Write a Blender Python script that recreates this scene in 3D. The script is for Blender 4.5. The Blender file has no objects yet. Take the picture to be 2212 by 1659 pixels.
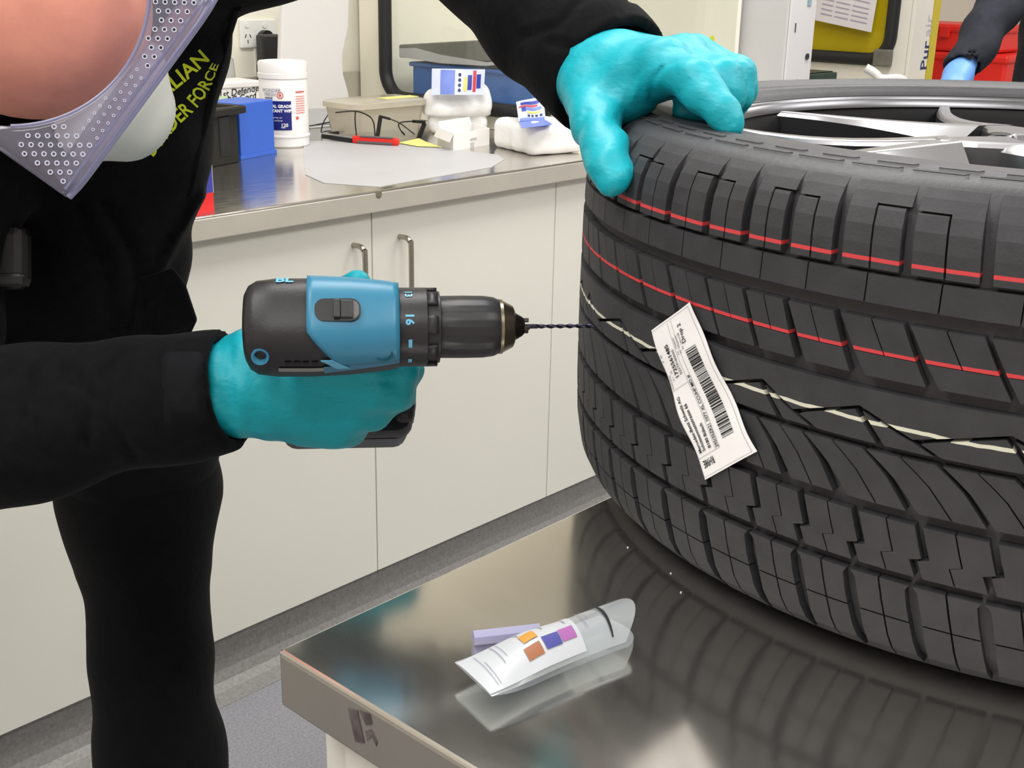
import bpy, bmesh, math, random
import numpy as np
from mathutils import Matrix, Vector
random.seed(7)
SC = bpy.context.scene
COL = SC.collection

# ------------------------------------------------------------------ camera
CAMZ = 1.29
F_PX, IMW, IMH = 2620.16, 2212, 1659
YAW, PITCH, ROLL = 0.7410, 0.3285, 0.0209
_fw = np.array([math.cos(YAW)*math.cos(PITCH), math.sin(YAW)*math.cos(PITCH), -math.sin(PITCH)])
_r0 = np.array([math.sin(YAW), -math.cos(YAW), 0.0])
_u0 = np.cross(_r0, _fw)
_rt = _r0*math.cos(ROLL) + _u0*math.sin(ROLL)
_up = -_r0*math.sin(ROLL) + _u0*math.cos(ROLL)
CAMP = np.array([0, 0, CAMZ])
cam_data = bpy.data.cameras.new('camera')
cam_data.sensor_width = 36.0
cam_data.lens = 36.0*F_PX/IMW
cam_data.clip_start = 0.05
cam = bpy.data.objects.new('camera', cam_data)
COL.objects.link(cam)
cam.matrix_world = Matrix(((_rt[0], _up[0], -_fw[0], 0), (_rt[1], _up[1], -_fw[1], 0),
                           (_rt[2], _up[2], -_fw[2], CAMZ), (0, 0, 0, 1)))
SC.camera = cam

# ------------------------------------------------------------------ world, lights, exposure
world = bpy.data.worlds.new('world'); SC.world = world; world.use_nodes = True
world.node_tree.nodes['Background'].inputs[0].default_value = (0.9, 0.95, 1.0, 1)
world.node_tree.nodes['Background'].inputs[1].default_value = 0.3
SC.view_settings.view_transform = 'Standard'
SC.view_settings.look = 'None'
SC.view_settings.gamma = 1.0
SC.view_settings.exposure = 0.0
CEIL = 2.75
LIGHT_W = 23.0
LIGHT_COL = (1.0, 0.99, 0.97)
LIGHT_SPOTS = [(-0.9, -0.4), (0.9, -0.9), (2.7, -0.6), (-0.6, 1.15), (1.1, 1.15), (2.8, 1.15), (4.4, 0.6)]
LIGHT_SIZE = (1.2, 0.6)
for i, (lx, ly) in enumerate(LIGHT_SPOTS):
    ld = bpy.data.lights.new('ceiling_lamp', 'AREA')
    ld.shape = 'RECTANGLE'; ld.size, ld.size_y = LIGHT_SIZE
    ld.energy = LIGHT_W; ld.color = LIGHT_COL
    lo = bpy.data.objects.new('ceiling_lamp', ld); COL.objects.link(lo)
    lo.location = (lx, ly, CEIL-0.035)

# ------------------------------------------------------------------ helpers: where a picture point lies in the room
def C(px, py, d):
    return (_fw + (px-IMW/2)/F_PX*_rt - (py-IMH/2)/F_PX*_up)*d + CAMP
def _ray(px, py):
    return _fw + (px-IMW/2)/F_PX*_rt - (py-IMH/2)/F_PX*_up
def ZP(px, py, z):
    d = _ray(px, py); return d*((z-CAMZ)/d[2]) + CAMP
def YP(px, py, y):
    d = _ray(px, py); return d*(y/d[1]) + CAMP
def XP(px, py, x):
    d = _ray(px, py); return d*(x/d[0]) + CAMP
def PX(d): return d/F_PX          # metres per pixel at depth d
def nrm(v):
    v = np.asarray(v, float); return v/np.linalg.norm(v)

# ------------------------------------------------------------------ materials
def srgb(r, g, b):
    f = lambda c: (c/255/12.92) if c/255 <= 0.04045 else ((c/255+0.055)/1.055)**2.4
    return (f(r), f(g), f(b), 1.0)
MATS = {}
def mat(name, col, rough=0.5, metal=0.0, spec=0.5, noise=None, bump=None, alpha=1.0, trans=0.0,
        ior=1.45, sheen=0.0, emit=None, coat=0.0, sub=0.0, aniso=0.0, rvar=None):
    """noise=(scale, amount, stretch_xyz), bump=(scale, strength, stretch_xyz), rvar=(scale, lo, hi, stretch)"""
    m = bpy.data.materials.new(name); m.use_nodes = True
    nt = m.node_tree; b = nt.nodes['Principled BSDF']
    c = srgb(*col)
    b.inputs['Base Color'].default_value = c
    b.inputs['Roughness'].default_value = rough
    b.inputs['Metallic'].default_value = metal
    b.inputs['Specular IOR Level'].default_value = spec
    b.inputs['IOR'].default_value = ior
    b.inputs['Alpha'].default_value = alpha
    b.inputs['Transmission Weight'].default_value = trans
    b.inputs['Sheen Weight'].default_value = sheen
    b.inputs['Coat Weight'].default_value = coat
    b.inputs['Subsurface Weight'].default_value = sub
    b.inputs['Anisotropic'].default_value = aniso
    if emit:
        b.inputs['Emission Color'].default_value = c; b.inputs['Emission Strength'].default_value = emit
    tc = None
    def coord(stretch):
        nonlocal tc
        if tc is None: tc = nt.nodes.new('ShaderNodeTexCoord')
        mp = nt.nodes.new('ShaderNodeMapping'); mp.inputs['Scale'].default_value = stretch
        nt.links.new(tc.outputs['Object'], mp.inputs[0]); return mp.outputs[0]
    if noise:
        n = nt.nodes.new('ShaderNodeTexNoise'); n.inputs['Scale'].default_value = noise[0]
        n.inputs['Detail'].default_value = 5
        nt.links.new(coord(noise[2] if len(noise) > 2 else (1, 1, 1)), n.inputs['Vector'])
        rp = nt.nodes.new('ShaderNodeValToRGB')
        k = noise[1]
        rp.color_ramp.elements[0].position = 0.3; rp.color_ramp.elements[1].position = 0.7
        rp.color_ramp.elements[0].color = (c[0]*(1-k), c[1]*(1-k), c[2]*(1-k), 1)
        rp.color_ramp.elements[1].color = (min(c[0]*(1+k), 1), min(c[1]*(1+k), 1), min(c[2]*(1+k), 1), 1)
        nt.links.new(n.outputs['Fac'], rp.inputs[0]); nt.links.new(rp.outputs[0], b.inputs['Base Color'])
    if bump:
        n = nt.nodes.new('ShaderNodeTexNoise'); n.inputs['Scale'].default_value = bump[0]
        n.inputs['Detail'].default_value = 4
        nt.links.new(coord(bump[2] if len(bump) > 2 else (1, 1, 1)), n.inputs['Vector'])
        bp = nt.nodes.new('ShaderNodeBump'); bp.inputs['Strength'].default_value = bump[1]
        bp.inputs['Distance'].default_value = bump[3] if len(bump) > 3 else 0.002
        nt.links.new(n.outputs['Fac'], bp.inputs['Height']); nt.links.new(bp.outputs[0], b.inputs['Normal'])
    if rvar:
        n = nt.nodes.new('ShaderNodeTexNoise'); n.inputs['Scale'].default_value = rvar[0]
        n.inputs['Detail'].default_value = 6
        nt.links.new(coord(rvar[3]), n.inputs['Vector'])
        mr = nt.nodes.new('ShaderNodeMapRange')
        mr.inputs['From Min'].default_value = 0.3; mr.inputs['From Max'].default_value = 0.7
        mr.inputs['To Min'].default_value = rvar[1]; mr.inputs['To Max'].default_value = rvar[2]
        nt.links.new(n.outputs['Fac'], mr.inputs[0]); nt.links.new(mr.outputs[0], b.inputs['Roughness'])
    MATS[name] = m
    return m
def film(name, tint, body, body_fac, rough, gloss_fac=0.5):
    """clear plastic sheet: transparent tint + a little body colour + a sheen of gloss"""
    m = bpy.data.materials.new(name); m.use_nodes = True; nt = m.node_tree
    for n in list(nt.nodes): nt.nodes.remove(n)
    out = nt.nodes.new('ShaderNodeOutputMaterial')
    tr = nt.nodes.new('ShaderNodeBsdfTransparent'); tr.inputs[0].default_value = srgb(*tint)
    df = nt.nodes.new('ShaderNodeBsdfDiffuse'); df.inputs[0].default_value = srgb(*body)
    tl = nt.nodes.new('ShaderNodeBsdfTranslucent'); tl.inputs[0].default_value = srgb(*body)
    ad = nt.nodes.new('ShaderNodeMixShader'); ad.inputs[0].default_value = 0.35
    nt.links.new(df.outputs[0], ad.inputs[1]); nt.links.new(tl.outputs[0], ad.inputs[2])
    m1 = nt.nodes.new('ShaderNodeMixShader'); m1.inputs[0].default_value = body_fac
    nt.links.new(tr.outputs[0], m1.inputs[1]); nt.links.new(ad.outputs[0], m1.inputs[2])
    gl = nt.nodes.new('ShaderNodeBsdfGlossy'); gl.inputs['Roughness'].default_value = rough
    fr = nt.nodes.new('ShaderNodeLayerWeight'); fr.inputs[0].default_value = 0.5
    pw = nt.nodes.new('ShaderNodeMath'); pw.operation = 'POWER'; pw.inputs[1].default_value = 3.5
    nt.links.new(fr.outputs['Facing'], pw.inputs[0])
    mu = nt.nodes.new('ShaderNodeMath'); mu.operation = 'MULTIPLY_ADD'; mu.inputs[1].default_value = gloss_fac*1.1; mu.inputs[2].default_value = gloss_fac*.08
    nt.links.new(pw.outputs[0], mu.inputs[0])
    m2 = nt.nodes.new('ShaderNodeMixShader')
    nt.links.new(mu.outputs[0], m2.inputs[0]); nt.links.new(m1.outputs[0], m2.inputs[1]); nt.links.new(gl.outputs[0], m2.inputs[2])
    nt.links.new(m2.outputs[0], out.inputs[0])
    MATS[name] = m
    return m

# ------------------------------------------------------------------ object helpers
def tag(o, label, cat, group=None):
    o['label'] = label; o['category'] = cat
    if group: o['group'] = group
    return o
def thing(name, label, cat, loc, group=None, mtx=None):
    o = bpy.data.objects.new(name, None); COL.objects.link(o)
    o.empty_display_size = 0.05
    o.matrix_world = mtx if mtx is not None else Matrix.Translation(Vector([float(v) for v in loc]))
    return tag(o, label, cat, group)
def link(name, me, m=None, parent=None, local=False):
    o = bpy.data.objects.new(name, me); COL.objects.link(o)
    if m is not None and not me.materials:
        me.materials.append(MATS[m] if isinstance(m, str) else m)
    if parent is not None:
        o.parent = parent
        if not local and parent.type == 'EMPTY':
            o.matrix_parent_inverse = parent.matrix_world.inverted()
    return o
def bevel(o, w, seg=2, ang=35):
    b = o.modifiers.new('bevel', 'BEVEL'); b.width = w; b.segments = seg
    b.limit_method = 'ANGLE'; b.angle_limit = math.radians(ang)
    return o
def smooth(me, ang=None):
    me.polygons.foreach_set('use_smooth', [True]*len(me.polygons))
    if ang is not None:
        try: me.set_sharp_from_angle(angle=math.radians(ang))
        except Exception: pass
class MB:
    def __init__(s): s.v = []; s.f = []; s.mi = []
    def add(s, vs, fs, mi=0):
        k = len(s.v); s.v += [tuple(float(c) for c in p) for p in vs]
        for f in fs: s.f.append(tuple(k+i for i in f)); s.mi.append(mi)
        return s
    def box(s, lo, hi, mi=0):
        x0, y0, z0 = lo; x1, y1, z1 = hi
        return s.add([(x0,y0,z0),(x1,y0,z0),(x1,y1,z0),(x0,y1,z0),(x0,y0,z1),(x1,y0,z1),(x1,y1,z1),(x0,y1,z1)],
                     [(0,3,2,1),(4,5,6,7),(0,1,5,4),(1,2,6,5),(2,3,7,6),(3,0,4,7)], mi)
    def obox(s, c, ax, ay, az, mi=0):
        c, ax, ay, az = (np.asarray(t, float) for t in (c, ax, ay, az))
        vs = [c+i*ax+j*ay+k*az for k in (-1, 1) for (i, j) in ((-1,-1),(1,-1),(1,1),(-1,1))]
        return s.add(vs, [(0,3,2,1),(4,5,6,7),(0,1,5,4),(1,2,6,5),(2,3,7,6),(3,0,4,7)], mi)
    def prism(s, poly, vec, mi=0):
        vec = np.asarray(vec, float); n = len(poly)
        a = [np.asarray(p, float) for p in poly]; b = [p+vec for p in a]
        return s.add(a+b, [tuple(range(n-1,-1,-1)), tuple(range(n, 2*n))]+[(i,(i+1)%n,n+(i+1)%n,n+i) for i in range(n)], mi)
    def lathe(s, prof, seg=32, o=(0,0,0), ax=(0,0,1), mi=0, cap=True, a0=0.0, a1=2*math.pi):
        o = np.asarray(o, float); ax = nrm(ax)
        t = np.array([1.0,0,0]) if abs(ax[0]) < 0.9 else np.array([0,1.0,0])
        e1 = nrm(np.cross(ax, t)); e2 = np.cross(ax, e1)
        full = abs(a1-a0-2*math.pi) < 1e-6
        n = seg if full else seg+1
        vs = []; fs = []
        for (r, h) in prof:
            for i in range(n):
                a = a0+(a1-a0)*i/seg
                vs.append(o+ax*h+(e1*math.cos(a)+e2*math.sin(a))*r)
        for j in range(len(prof)-1):
            for i in range(seg):
                i2 = (i+1) % n
                fs.append((j*n+i, j*n+i2, (j+1)*n+i2, (j+1)*n+i))
        if cap and full:
            if prof[0][0] > 1e-6: fs.append(tuple(range(n-1, -1, -1)))
            if prof[-1][0] > 1e-6: fs.append(tuple((len(prof)-1)*n+i for i in range(n)))
        return s.add(vs, fs, mi)
    def tube(s, pts, rad, seg=8, closed=False, mi=0, flat=1.0):
        pts = [np.asarray(p, float) for p in pts]; n = len(pts)
        if not hasattr(rad, '__len__'): rad = [rad]*n
        ref = None; vs = []; fs = []
        for i in range(n):
            if closed: d = pts[(i+1) % n]-pts[i-1]
            else: d = pts[min(i+1, n-1)]-pts[max(i-1, 0)]
            d = nrm(d)
            if ref is None:
                ref = np.array([0,0,1.0]) if abs(d[2]) < 0.9 else np.array([1.0,0,0])
            e1 = ref-d*(ref@d); e1 = nrm(e1); ref = e1; e2 = np.cross(d, e1)
            for k in range(seg):
                a = 2*math.pi*k/seg
                vs.append(pts[i]+(e1*math.cos(a)*flat+e2*math.sin(a))*rad[i])
        for i in range(n if closed else n-1):
            j = (i+1) % n
            for k in range(seg):
                fs.append((i*seg+k, i*seg+(k+1) % seg, j*seg+(k+1) % seg, j*seg+k))
        if not closed:
            fs.append(tuple(range(seg-1, -1, -1))); fs.append(tuple((n-1)*seg+k for k in range(seg)))
        return s.add(vs, fs, mi)
    def grid(s, fn, nu, nv, mi=0, thick=None):
        P = [[np.asarray(fn(i/nu, j/nv), float) for j in range(nv+1)] for i in range(nu+1)]
        vs = [P[i][j] for i in range(nu+1) for j in range(nv+1)]
        fs = [(i*(nv+1)+j, (i+1)*(nv+1)+j, (i+1)*(nv+1)+j+1, i*(nv+1)+j+1) for i in range(nu) for j in range(nv)]
        if thick is not None:
            t = np.asarray(thick, float); k = len(vs); vs = vs+[p+t for p in vs]
            fs = fs+[tuple(k+q for q in reversed(f)) for f in fs]
            loop = [i*(nv+1) for i in range(nu+1)]+[nu*(nv+1)+j for j in range(1, nv+1)]+[i*(nv+1)+nv for i in range(nu-1, -1, -1)]+[j for j in range(nv-1, 0, -1)]
            for a, b in zip(loop, loop[1:]+loop[:1]): fs.append((b, a, k+a, k+b))
        return s.add(vs, fs, mi)
    def mesh(s, name, mats=(), sm=None):
        me = bpy.data.meshes.new(name); me.from_pydata(s.v, [], s.f); me.update()
        for m in mats: me.materials.append(MATS[m] if isinstance(m, str) else m)
        if len(mats) > 1: me.polygons.foreach_set('material_index', s.mi)
        bm = bmesh.new(); bm.from_mesh(me); bmesh.ops.recalc_face_normals(bm, faces=bm.faces); bm.to_mesh(me); bm.free()
        if sm is not None: smooth(me, sm)
        return me
    def build(s, name, mats, parent=None, sm=None, bev=None, local=False):
        if not isinstance(mats, (tuple, list)): mats = (mats,)
        o = link(name, s.mesh(name, mats, sm), None, parent, local)
        if bev: bevel(o, bev)
        return o
def struct(o): o['kind'] = 'structure'; return o
def spline(pts, n=8, closed=False):
    P = [np.asarray(p, float) for p in pts]; out = []; N = len(P)
    for i in range(N if closed else N-1):
        p0 = P[i-1] if (i > 0 or closed) else 2*P[0]-P[1]
        p1 = P[i]; p2 = P[(i+1) % N]
        p3 = P[(i+2) % N] if (i+2 < N or closed) else 2*P[-1]-P[-2]
        for k in range(n):
            t = k/n
            out.append(0.5*((2*p1)+(-p0+p2)*t+(2*p0-5*p1+4*p2-p3)*t*t+(-p0+3*p1-3*p2+p3)*t**3))
    if not closed: out.append(P[-1])
    return out

# ------------------------------------------------------------------ soft bodies: signed distance field -> mesh (surface nets)
def sd_cap(P, a, b, ra, rb):
    a = np.asarray(a, float); b = np.asarray(b, float); ab = b-a
    t = np.clip(((P-a)@ab)/max(ab@ab, 1e-12), 0, 1)
    return np.linalg.norm(P-a-t[..., None]*ab, axis=-1)-(ra+(rb-ra)*t)
def sd_ell(P, c, R, axes=None):
    q = P-np.asarray(c, float)
    if axes is not None: q = q@np.asarray(axes, float).T
    R = np.asarray(R, float)
    k0 = np.linalg.norm(q/R, axis=-1); k1 = np.linalg.norm(q/(R*R), axis=-1)
    return k0*(k0-1)/np.maximum(k1, 1e-9)
def sd_box(P, c, H, axes=None, rad=0.0):
    q = P-np.asarray(c, float)
    if axes is not None: q = q@np.asarray(axes, float).T
    q = np.abs(q)-(np.asarray(H, float)-rad)
    return np.linalg.norm(np.maximum(q, 0), axis=-1)+np.minimum(q.max(-1), 0)-rad
def smin(a, b, k):
    h = np.clip(0.5+0.5*(b-a)/k, 0, 1)
    return b+(a-b)*h-k*h*(1-h)
def smax(a, b, k): return -smin(-a, -b, k)
def chain(P, pts, k=0.01, d0=None):
    d = d0
    for (a, ra), (b, rb) in zip(pts, pts[1:]):
        c = sd_cap(P, a, b, ra, rb); d = c if d is None else smin(d, c, k)
    return d
def nets(fn, lo, hi, h, name):
    lo = np.asarray(lo, float); hi = np.asarray(hi, float)
    n = np.maximum(((hi-lo)/h).astype(int)+2, 4)
    ax = [lo[i]+h*np.arange(n[i]) for i in range(3)]
    G = np.stack(np.meshgrid(*ax, indexing='ij'), -1)
    S = fn(G)
    ins = S < 0
    cs = tuple(n-1)
    acc = np.zeros(cs+(3,)); cnt = np.zeros(cs, int)
    quads = []
    for a in range(3):
        sl0 = [slice(None)]*3; sl1 = [slice(None)]*3
        sl0[a] = slice(0, n[a]-1); sl1[a] = slice(1, n[a])
        s0 = S[tuple(sl0)]; s1 = S[tuple(sl1)]
        cr = (s0 < 0) != (s1 < 0)
        idx = np.argwhere(cr)
        if len(idx) == 0: continue
        v0 = s0[cr]; v1 = s1[cr]; t = v0/(v0-v1)
        pos = G[tuple(sl0)][cr].copy(); pos[:, a] += t*h
        b, c = [(1, 2), (2, 0), (0, 1)][a]
        cells = []
        for (db, dc) in ((-1, -1), (0, -1), (0, 0), (-1, 0)):
            ci = idx.copy(); ci[:, b] += db; ci[:, c] += dc
            ok = ((ci >= 0) & (ci < np.array(cs))).all(1)
            cc = np.clip(ci, 0, np.array(cs)-1)
            np.add.at(acc, tuple(cc[ok].T), pos[ok]); np.add.at(cnt, tuple(cc[ok].T), 1)
            cells.append((cc, ok))
        okk = cells[0][1] & cells[1][1] & cells[2][1] & cells[3][1]
        ids = [np.ravel_multi_index(tuple(cc[okk].T), cs) for cc, _ in cells]
        qd = np.stack(ids, 1); fl = (v0[okk] >= 0)
        qd[fl] = qd[fl][:, ::-1]
        quads.append(qd)
    Q = np.concatenate(quads)
    used = np.unique(Q); remap = -np.ones(int(np.prod(cs)), int); remap[used] = np.arange(len(used))
    V = (acc.reshape(-1, 3)[used]/cnt.reshape(-1)[used][:, None])
    me = bpy.data.meshes.new(name)
    me.from_pydata(V.tolist(), [], remap[Q].tolist()); me.update()
    smooth(me)
    return me

# ------------------------------------------------------------------ lettering
def text2d(body, size, bold=0.0, align='LEFT', res=2, space=1.0):
    cu = bpy.data.curves.new('t', 'FONT'); cu.body = body; cu.size = size; cu.resolution_u = res
    cu.offset = bold; cu.align_x = align; cu.space_character = space
    o = bpy.data.objects.new('t', cu); COL.objects.link(o)
    dg = bpy.context.evaluated_depsgraph_get(); dg.update()
    me = bpy.data.meshes.new_from_object(o.evaluated_get(dg))
    V = np.array([v.co[:] for v in me.vertices]) if len(me.vertices) else np.zeros((0, 3))
    Fs = [tuple(p.vertices) for p in me.polygons]
    bpy.data.objects.remove(o); bpy.data.curves.remove(cu); bpy.data.meshes.remove(me)
    return V, Fs
def put_text(mb, body, size, fn, bold=0.0, align='LEFT', mi=0, res=2, space=1.0):
    V, Fs = text2d(body, size, bold, align, res, space)
    if len(V): mb.add([fn(v[0], v[1]) for v in V], Fs, mi)
    return mb
def plane_fn(o, ex, ey, off=0.0, n=None):
    o = np.asarray(o, float); ex = np.asarray(ex, float); ey = np.asarray(ey, float)
    nn = nrm(np.cross(ex, ey)) if n is None else np.asarray(n, float)
    return lambda x, y: o+ex*x+ey*y+nn*off
# ------------------------------------------------------------------ palette
mat('wall_paint', (244, 240, 226), 0.75, noise=(3, 0.02))
mat('wall_white', (236, 226, 220), 0.7)
mat('ceiling_white', (235, 235, 230), 0.85)
mat('vinyl_floor', (134, 134, 140), 0.55, noise=(220, 0.22), bump=(300, 0.1))
mat('vinyl_cove', (132, 130, 128), 0.5, noise=(160, 0.16))
mat('cream_laminate', (230, 229, 219), 0.42, noise=(2.2, 0.02))
mat('dark_gap', (120, 112, 96), 0.8)
mat('steel_bench', (205, 201, 192), 0.17, metal=0.95, rvar=(26, 0.12, 0.22, (1, 9, 1)), noise=(5, 0.06))
mat('steel_table', (238, 235, 228), 0.15, metal=0.98, rvar=(6, 0.12, 0.17, (4, 1.5, 1)), noise=(4, 0.04))
mat('steel_edge', (206, 202, 190), 0.36, metal=0.35, noise=(14, 0.04)); mat('table_edge', (158, 154, 146), 0.32, metal=0.6, noise=(14, 0.05))
mat('steel_handle', (176, 170, 158), 0.3, metal=1.0)
mat('hood_cream', (250, 246, 232), 0.5)
mat('hood_white', (238, 235, 225), 0.4)
mat('black_rubber', (34, 35, 38), 0.5)
mat('diffuser', (255, 250, 240), 0.6, emit=1.6)
mat('white_plastic', (240, 240, 236), 0.35)
mat('grey_plastic', (196, 196, 198), 0.45)
mat('black_plastic', (22, 23, 24), 0.38)
mat('dark_plastic', (44, 44, 46), 0.42)
mat('ink_black', (28, 28, 32), 0.6)
film('clear_glass', (253, 254, 253), (230, 232, 230), 0.03, 0.03, 0.4)

# ------------------------------------------------------------------ room shell
FLOOR_X0, FLOOR_X1, FLOOR_Y0, WALL_Y = -2.6, 6.4, -2.6, 2.73
struct(MB().box((FLOOR_X0, FLOOR_Y0, -0.1), (FLOOR_X1, WALL_Y+0.1, 0.0)).build('floor', 'vinyl_floor'))
struct(MB().box((FLOOR_X0, FLOOR_Y0, CEIL), (FLOOR_X1, WALL_Y+0.1, CEIL+0.1)).build('ceiling', 'ceiling_white'))
struct(MB().box((FLOOR_X0, WALL_Y, 0.0), (FLOOR_X1, WALL_Y+0.1, CEIL)).build('wall_back', 'wall_paint'))
struct(MB().box((FLOOR_X0-0.1, FLOOR_Y0, 0.0), (FLOOR_X0, WALL_Y+0.1, CEIL)).build('wall_left', 'wall_white'))
struct(MB().box((FLOOR_X1, FLOOR_Y0, 0.0), (FLOOR_X1+0.1, WALL_Y+0.1, CEIL)).build('wall_right', 'wall_white'))
struct(MB().box((FLOOR_X0, FLOOR_Y0-0.1, 0.0), (FLOOR_X1, FLOOR_Y0, CEIL)).build('wall_front', 'wall_white'))
for i, (lx, ly) in enumerate(LIGHT_SPOTS):
    t = thing('ceiling_light', 'flat white ceiling light panel '+['at the left end of the row behind the camera', 'in the middle of the row behind the camera', 'at the right end of the row behind the camera', 'over the left end of the bench',
        'above the person with the drill', 'above the clear windowed fume hood', 'above the second person'][i], 'ceiling light', (lx, ly, CEIL), 'ceiling light panels')
    a, b = LIGHT_SIZE[0]/2, LIGHT_SIZE[1]/2
    m = MB()
    for (x0, y0, x1, y1) in ((-a-.03, -b-.03, a+.03, -b), (-a-.03, b, a+.03, b+.03), (-a-.03, -b, -a, b), (a, -b, a+.03, b)):
        m.box((lx+x0, ly+y0, CEIL-0.03), (lx+x1, ly+y1, CEIL))
    m.build('frame', 'white_plastic', t)
    MB().box((lx-a, ly-b, CEIL-0.028), (lx+a, ly+b, CEIL-0.012)).build('diffuser', 'diffuser', t)

# ------------------------------------------------------------------ bench along the back wall
BZ, BY, DY = 0.90, 1.70, 1.722        # top, nose, door plane
KZ = 0.106                           # bottom edge of the doors
CAB_X = [-2.168, -1.108, -0.048, 1.482-0.53*1, 2.012, 3.072, 4.132, 5.19]
CAB_X = [1.482-0.53+1.06*k for k in range(-3, 5)]
for k, x0 in enumerate(CAB_X):
    if x0 > 5.3: continue
    x1 = min(x0+1.06, FLOOR_X1)
    nm = ['cream double door cabinet nearest the left wall', 'cream double door cabinet second from the left wall',
          'cream double door cabinet left behind the standing leg', 'cream double door cabinet with two bar handles behind the drill',
          'cream double door cabinet just hidden behind the tyre edge', 'cream double door cabinet behind the middle of the tyre',
          'cream double door cabinet under the yellow fume hood', 'cream cabinet at the right end of the bench'][k]
    t = thing('base_cabinet', nm, 'cabinet', ((x0+x1)/2, DY, 0), 'cream base cabinets under the bench')
    MB().box((x0+0.0008, DY+0.020, KZ), (x1-0.0008, WALL_Y-0.005, BZ-0.042)).build('body', 'dark_gap', t)
    w = (x1-x0)/2
    for j in range(2):
        d0 = x0+j*w+0.0013; d1 = x0+(j+1)*w-0.0013
        dr = MB().box((d0, DY, KZ), (d1, DY+0.018, BZ-0.045)).build('door', 'cream_laminate', t, bev=0.0012)
        hx = (d1-0.045) if j == 0 else (d0+0.068)
        zt, zb = BZ-0.118 if j == 0 else BZ-0.112, 0
        zt = 0.800; zb = zt-0.175
        pts = [(hx-0.018, DY, zt)]+[(hx-0.018+0.008*math.sin(a)*0+0.0, DY-0.024, zt) for a in (0,)]
        pts = spline([(hx, DY+0.002, zt), (hx, DY-0.020, zt), (hx, DY-0.030, zt-0.006), (hx, DY-0.033, zt-0.018),
                      (hx, DY-0.033, zb+0.018), (hx, DY-0.030, zb+0.006), (hx, DY-0.020, zb), (hx, DY+0.002, zb)], 5)
        MB().tube(pts, 0.0052, 10).build('handle', 'steel_handle', dr, sm=60)
struct(MB().box((FLOOR_X0, DY+0.012, 0.0), (FLOOR_X1, DY+0.030, KZ-0.001)).build('baseboard_back', 'vinyl_cove'))
cv = [(DY+0.012, 0.055), (DY+0.010, 0.035), (DY+0.002, 0.015), (DY-0.012, 0.004), (DY-0.05, 0.001), (DY-0.05, 0.0), (DY+0.012, 0.0)]
struct(MB().prism([(FLOOR_X0, y, z) for y, z in cv], (FLOOR_X1-FLOOR_X0, 0, 0)).build('trim_1', 'vinyl_cove'))
bt = thing('bench_worktop', 'long stainless steel worktop with folded front edge on cream cabinets', 'worktop', (2, 2.2, BZ-0.04))
MB().box((FLOOR_X0, BY, BZ-0.005), (FLOOR_X1, WALL_Y-0.0125, BZ)).build('top_sheet', 'steel_bench', bt, bev=0.003)
MB().box((FLOOR_X0, BY, BZ-0.041), (FLOOR_X1, BY+0.012, BZ-0.004)).build('front_edge', 'steel_edge', bt, bev=0.002)
struct(MB().box((FLOOR_X0, WALL_Y-0.012, BZ), (FLOOR_X1, WALL_Y, BZ+0.112)).build('trim_2', 'steel_edge', bev=0.002))
mk = YP(819, 420, BY-0.001)
MB().lathe([(0.0, 0.0), (0.008, 0.0), (0.006, 0.0009), (0, 0.001)], 10, (mk[0], BY, mk[2]), (0, -1, 0)).build('stain', 'dark_gap', bt)

# ------------------------------------------------------------------ steel table in the foreground
TZ = CAMZ-0.3866
TX, TY = 0.3757, 0.528
tb = thing('steel_table', 'stainless steel topped work table holding the tyre, on a cream base', 'table', (1.1, -0.1, 0))
MB().box((TX, -0.95, TZ-0.004), (1.75, TY, TZ)).build('table_top', 'steel_table', tb, bev=0.0035)
eh = 0.0385
m = MB()
m.box((TX, -0.95, TZ-eh), (TX+0.003, TY, TZ-0.003)); m.box((TX, TY-0.003, TZ-eh), (1.75, TY, TZ-0.003))
m.box((1.747, -0.95, TZ-eh), (1.75, TY, TZ-0.003)); m.box((TX, -0.95, TZ-eh), (1.75, -0.947, TZ-0.003))
m.build('edge_band', 'table_edge', tb, bev=0.0015)
px0 = XP(700, 1590, TX+0.03); 
MB().box((TX+0.03, -0.90, 0.08), (1.70, px0[1], TZ-0.006)).build('base_body', 'cream_laminate', tb, bev=0.003)
px1 = XP(742, 1620, TX+0.012)
MB().box((TX+0.012, -0.90, 0.10), (TX+0.0295, px1[1], TZ-0.01)).build('base_panel', 'cream_laminate', tb, bev=0.002)
MB().box((TX+0.06, -0.86, 0.0), (1.66, px0[1]-0.03, 0.08)).build('plinth', 'black_rubber', tb)
# old tape left on the edge band: two dark strips and shreds
mat('tape', (92, 84, 84), 0.6, noise=(120, 0.5))
def edge_pt(px, py): p = XP(px, py, TX-0.0006); return p
for poly in ([(751, 1530), (771, 1535), (786, 1606), (767, 1602)], [(776, 1535), (798, 1543), (803, 1565), (790, 1567)], [(789, 1580), (801, 1576), (814, 1603), (812, 1612), (803, 1590), (793, 1600)]):
    MB().prism([edge_pt(*p) for p in poly], (0.0008, 0, 0)).build('tape_strip', 'tape', tb)
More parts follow.
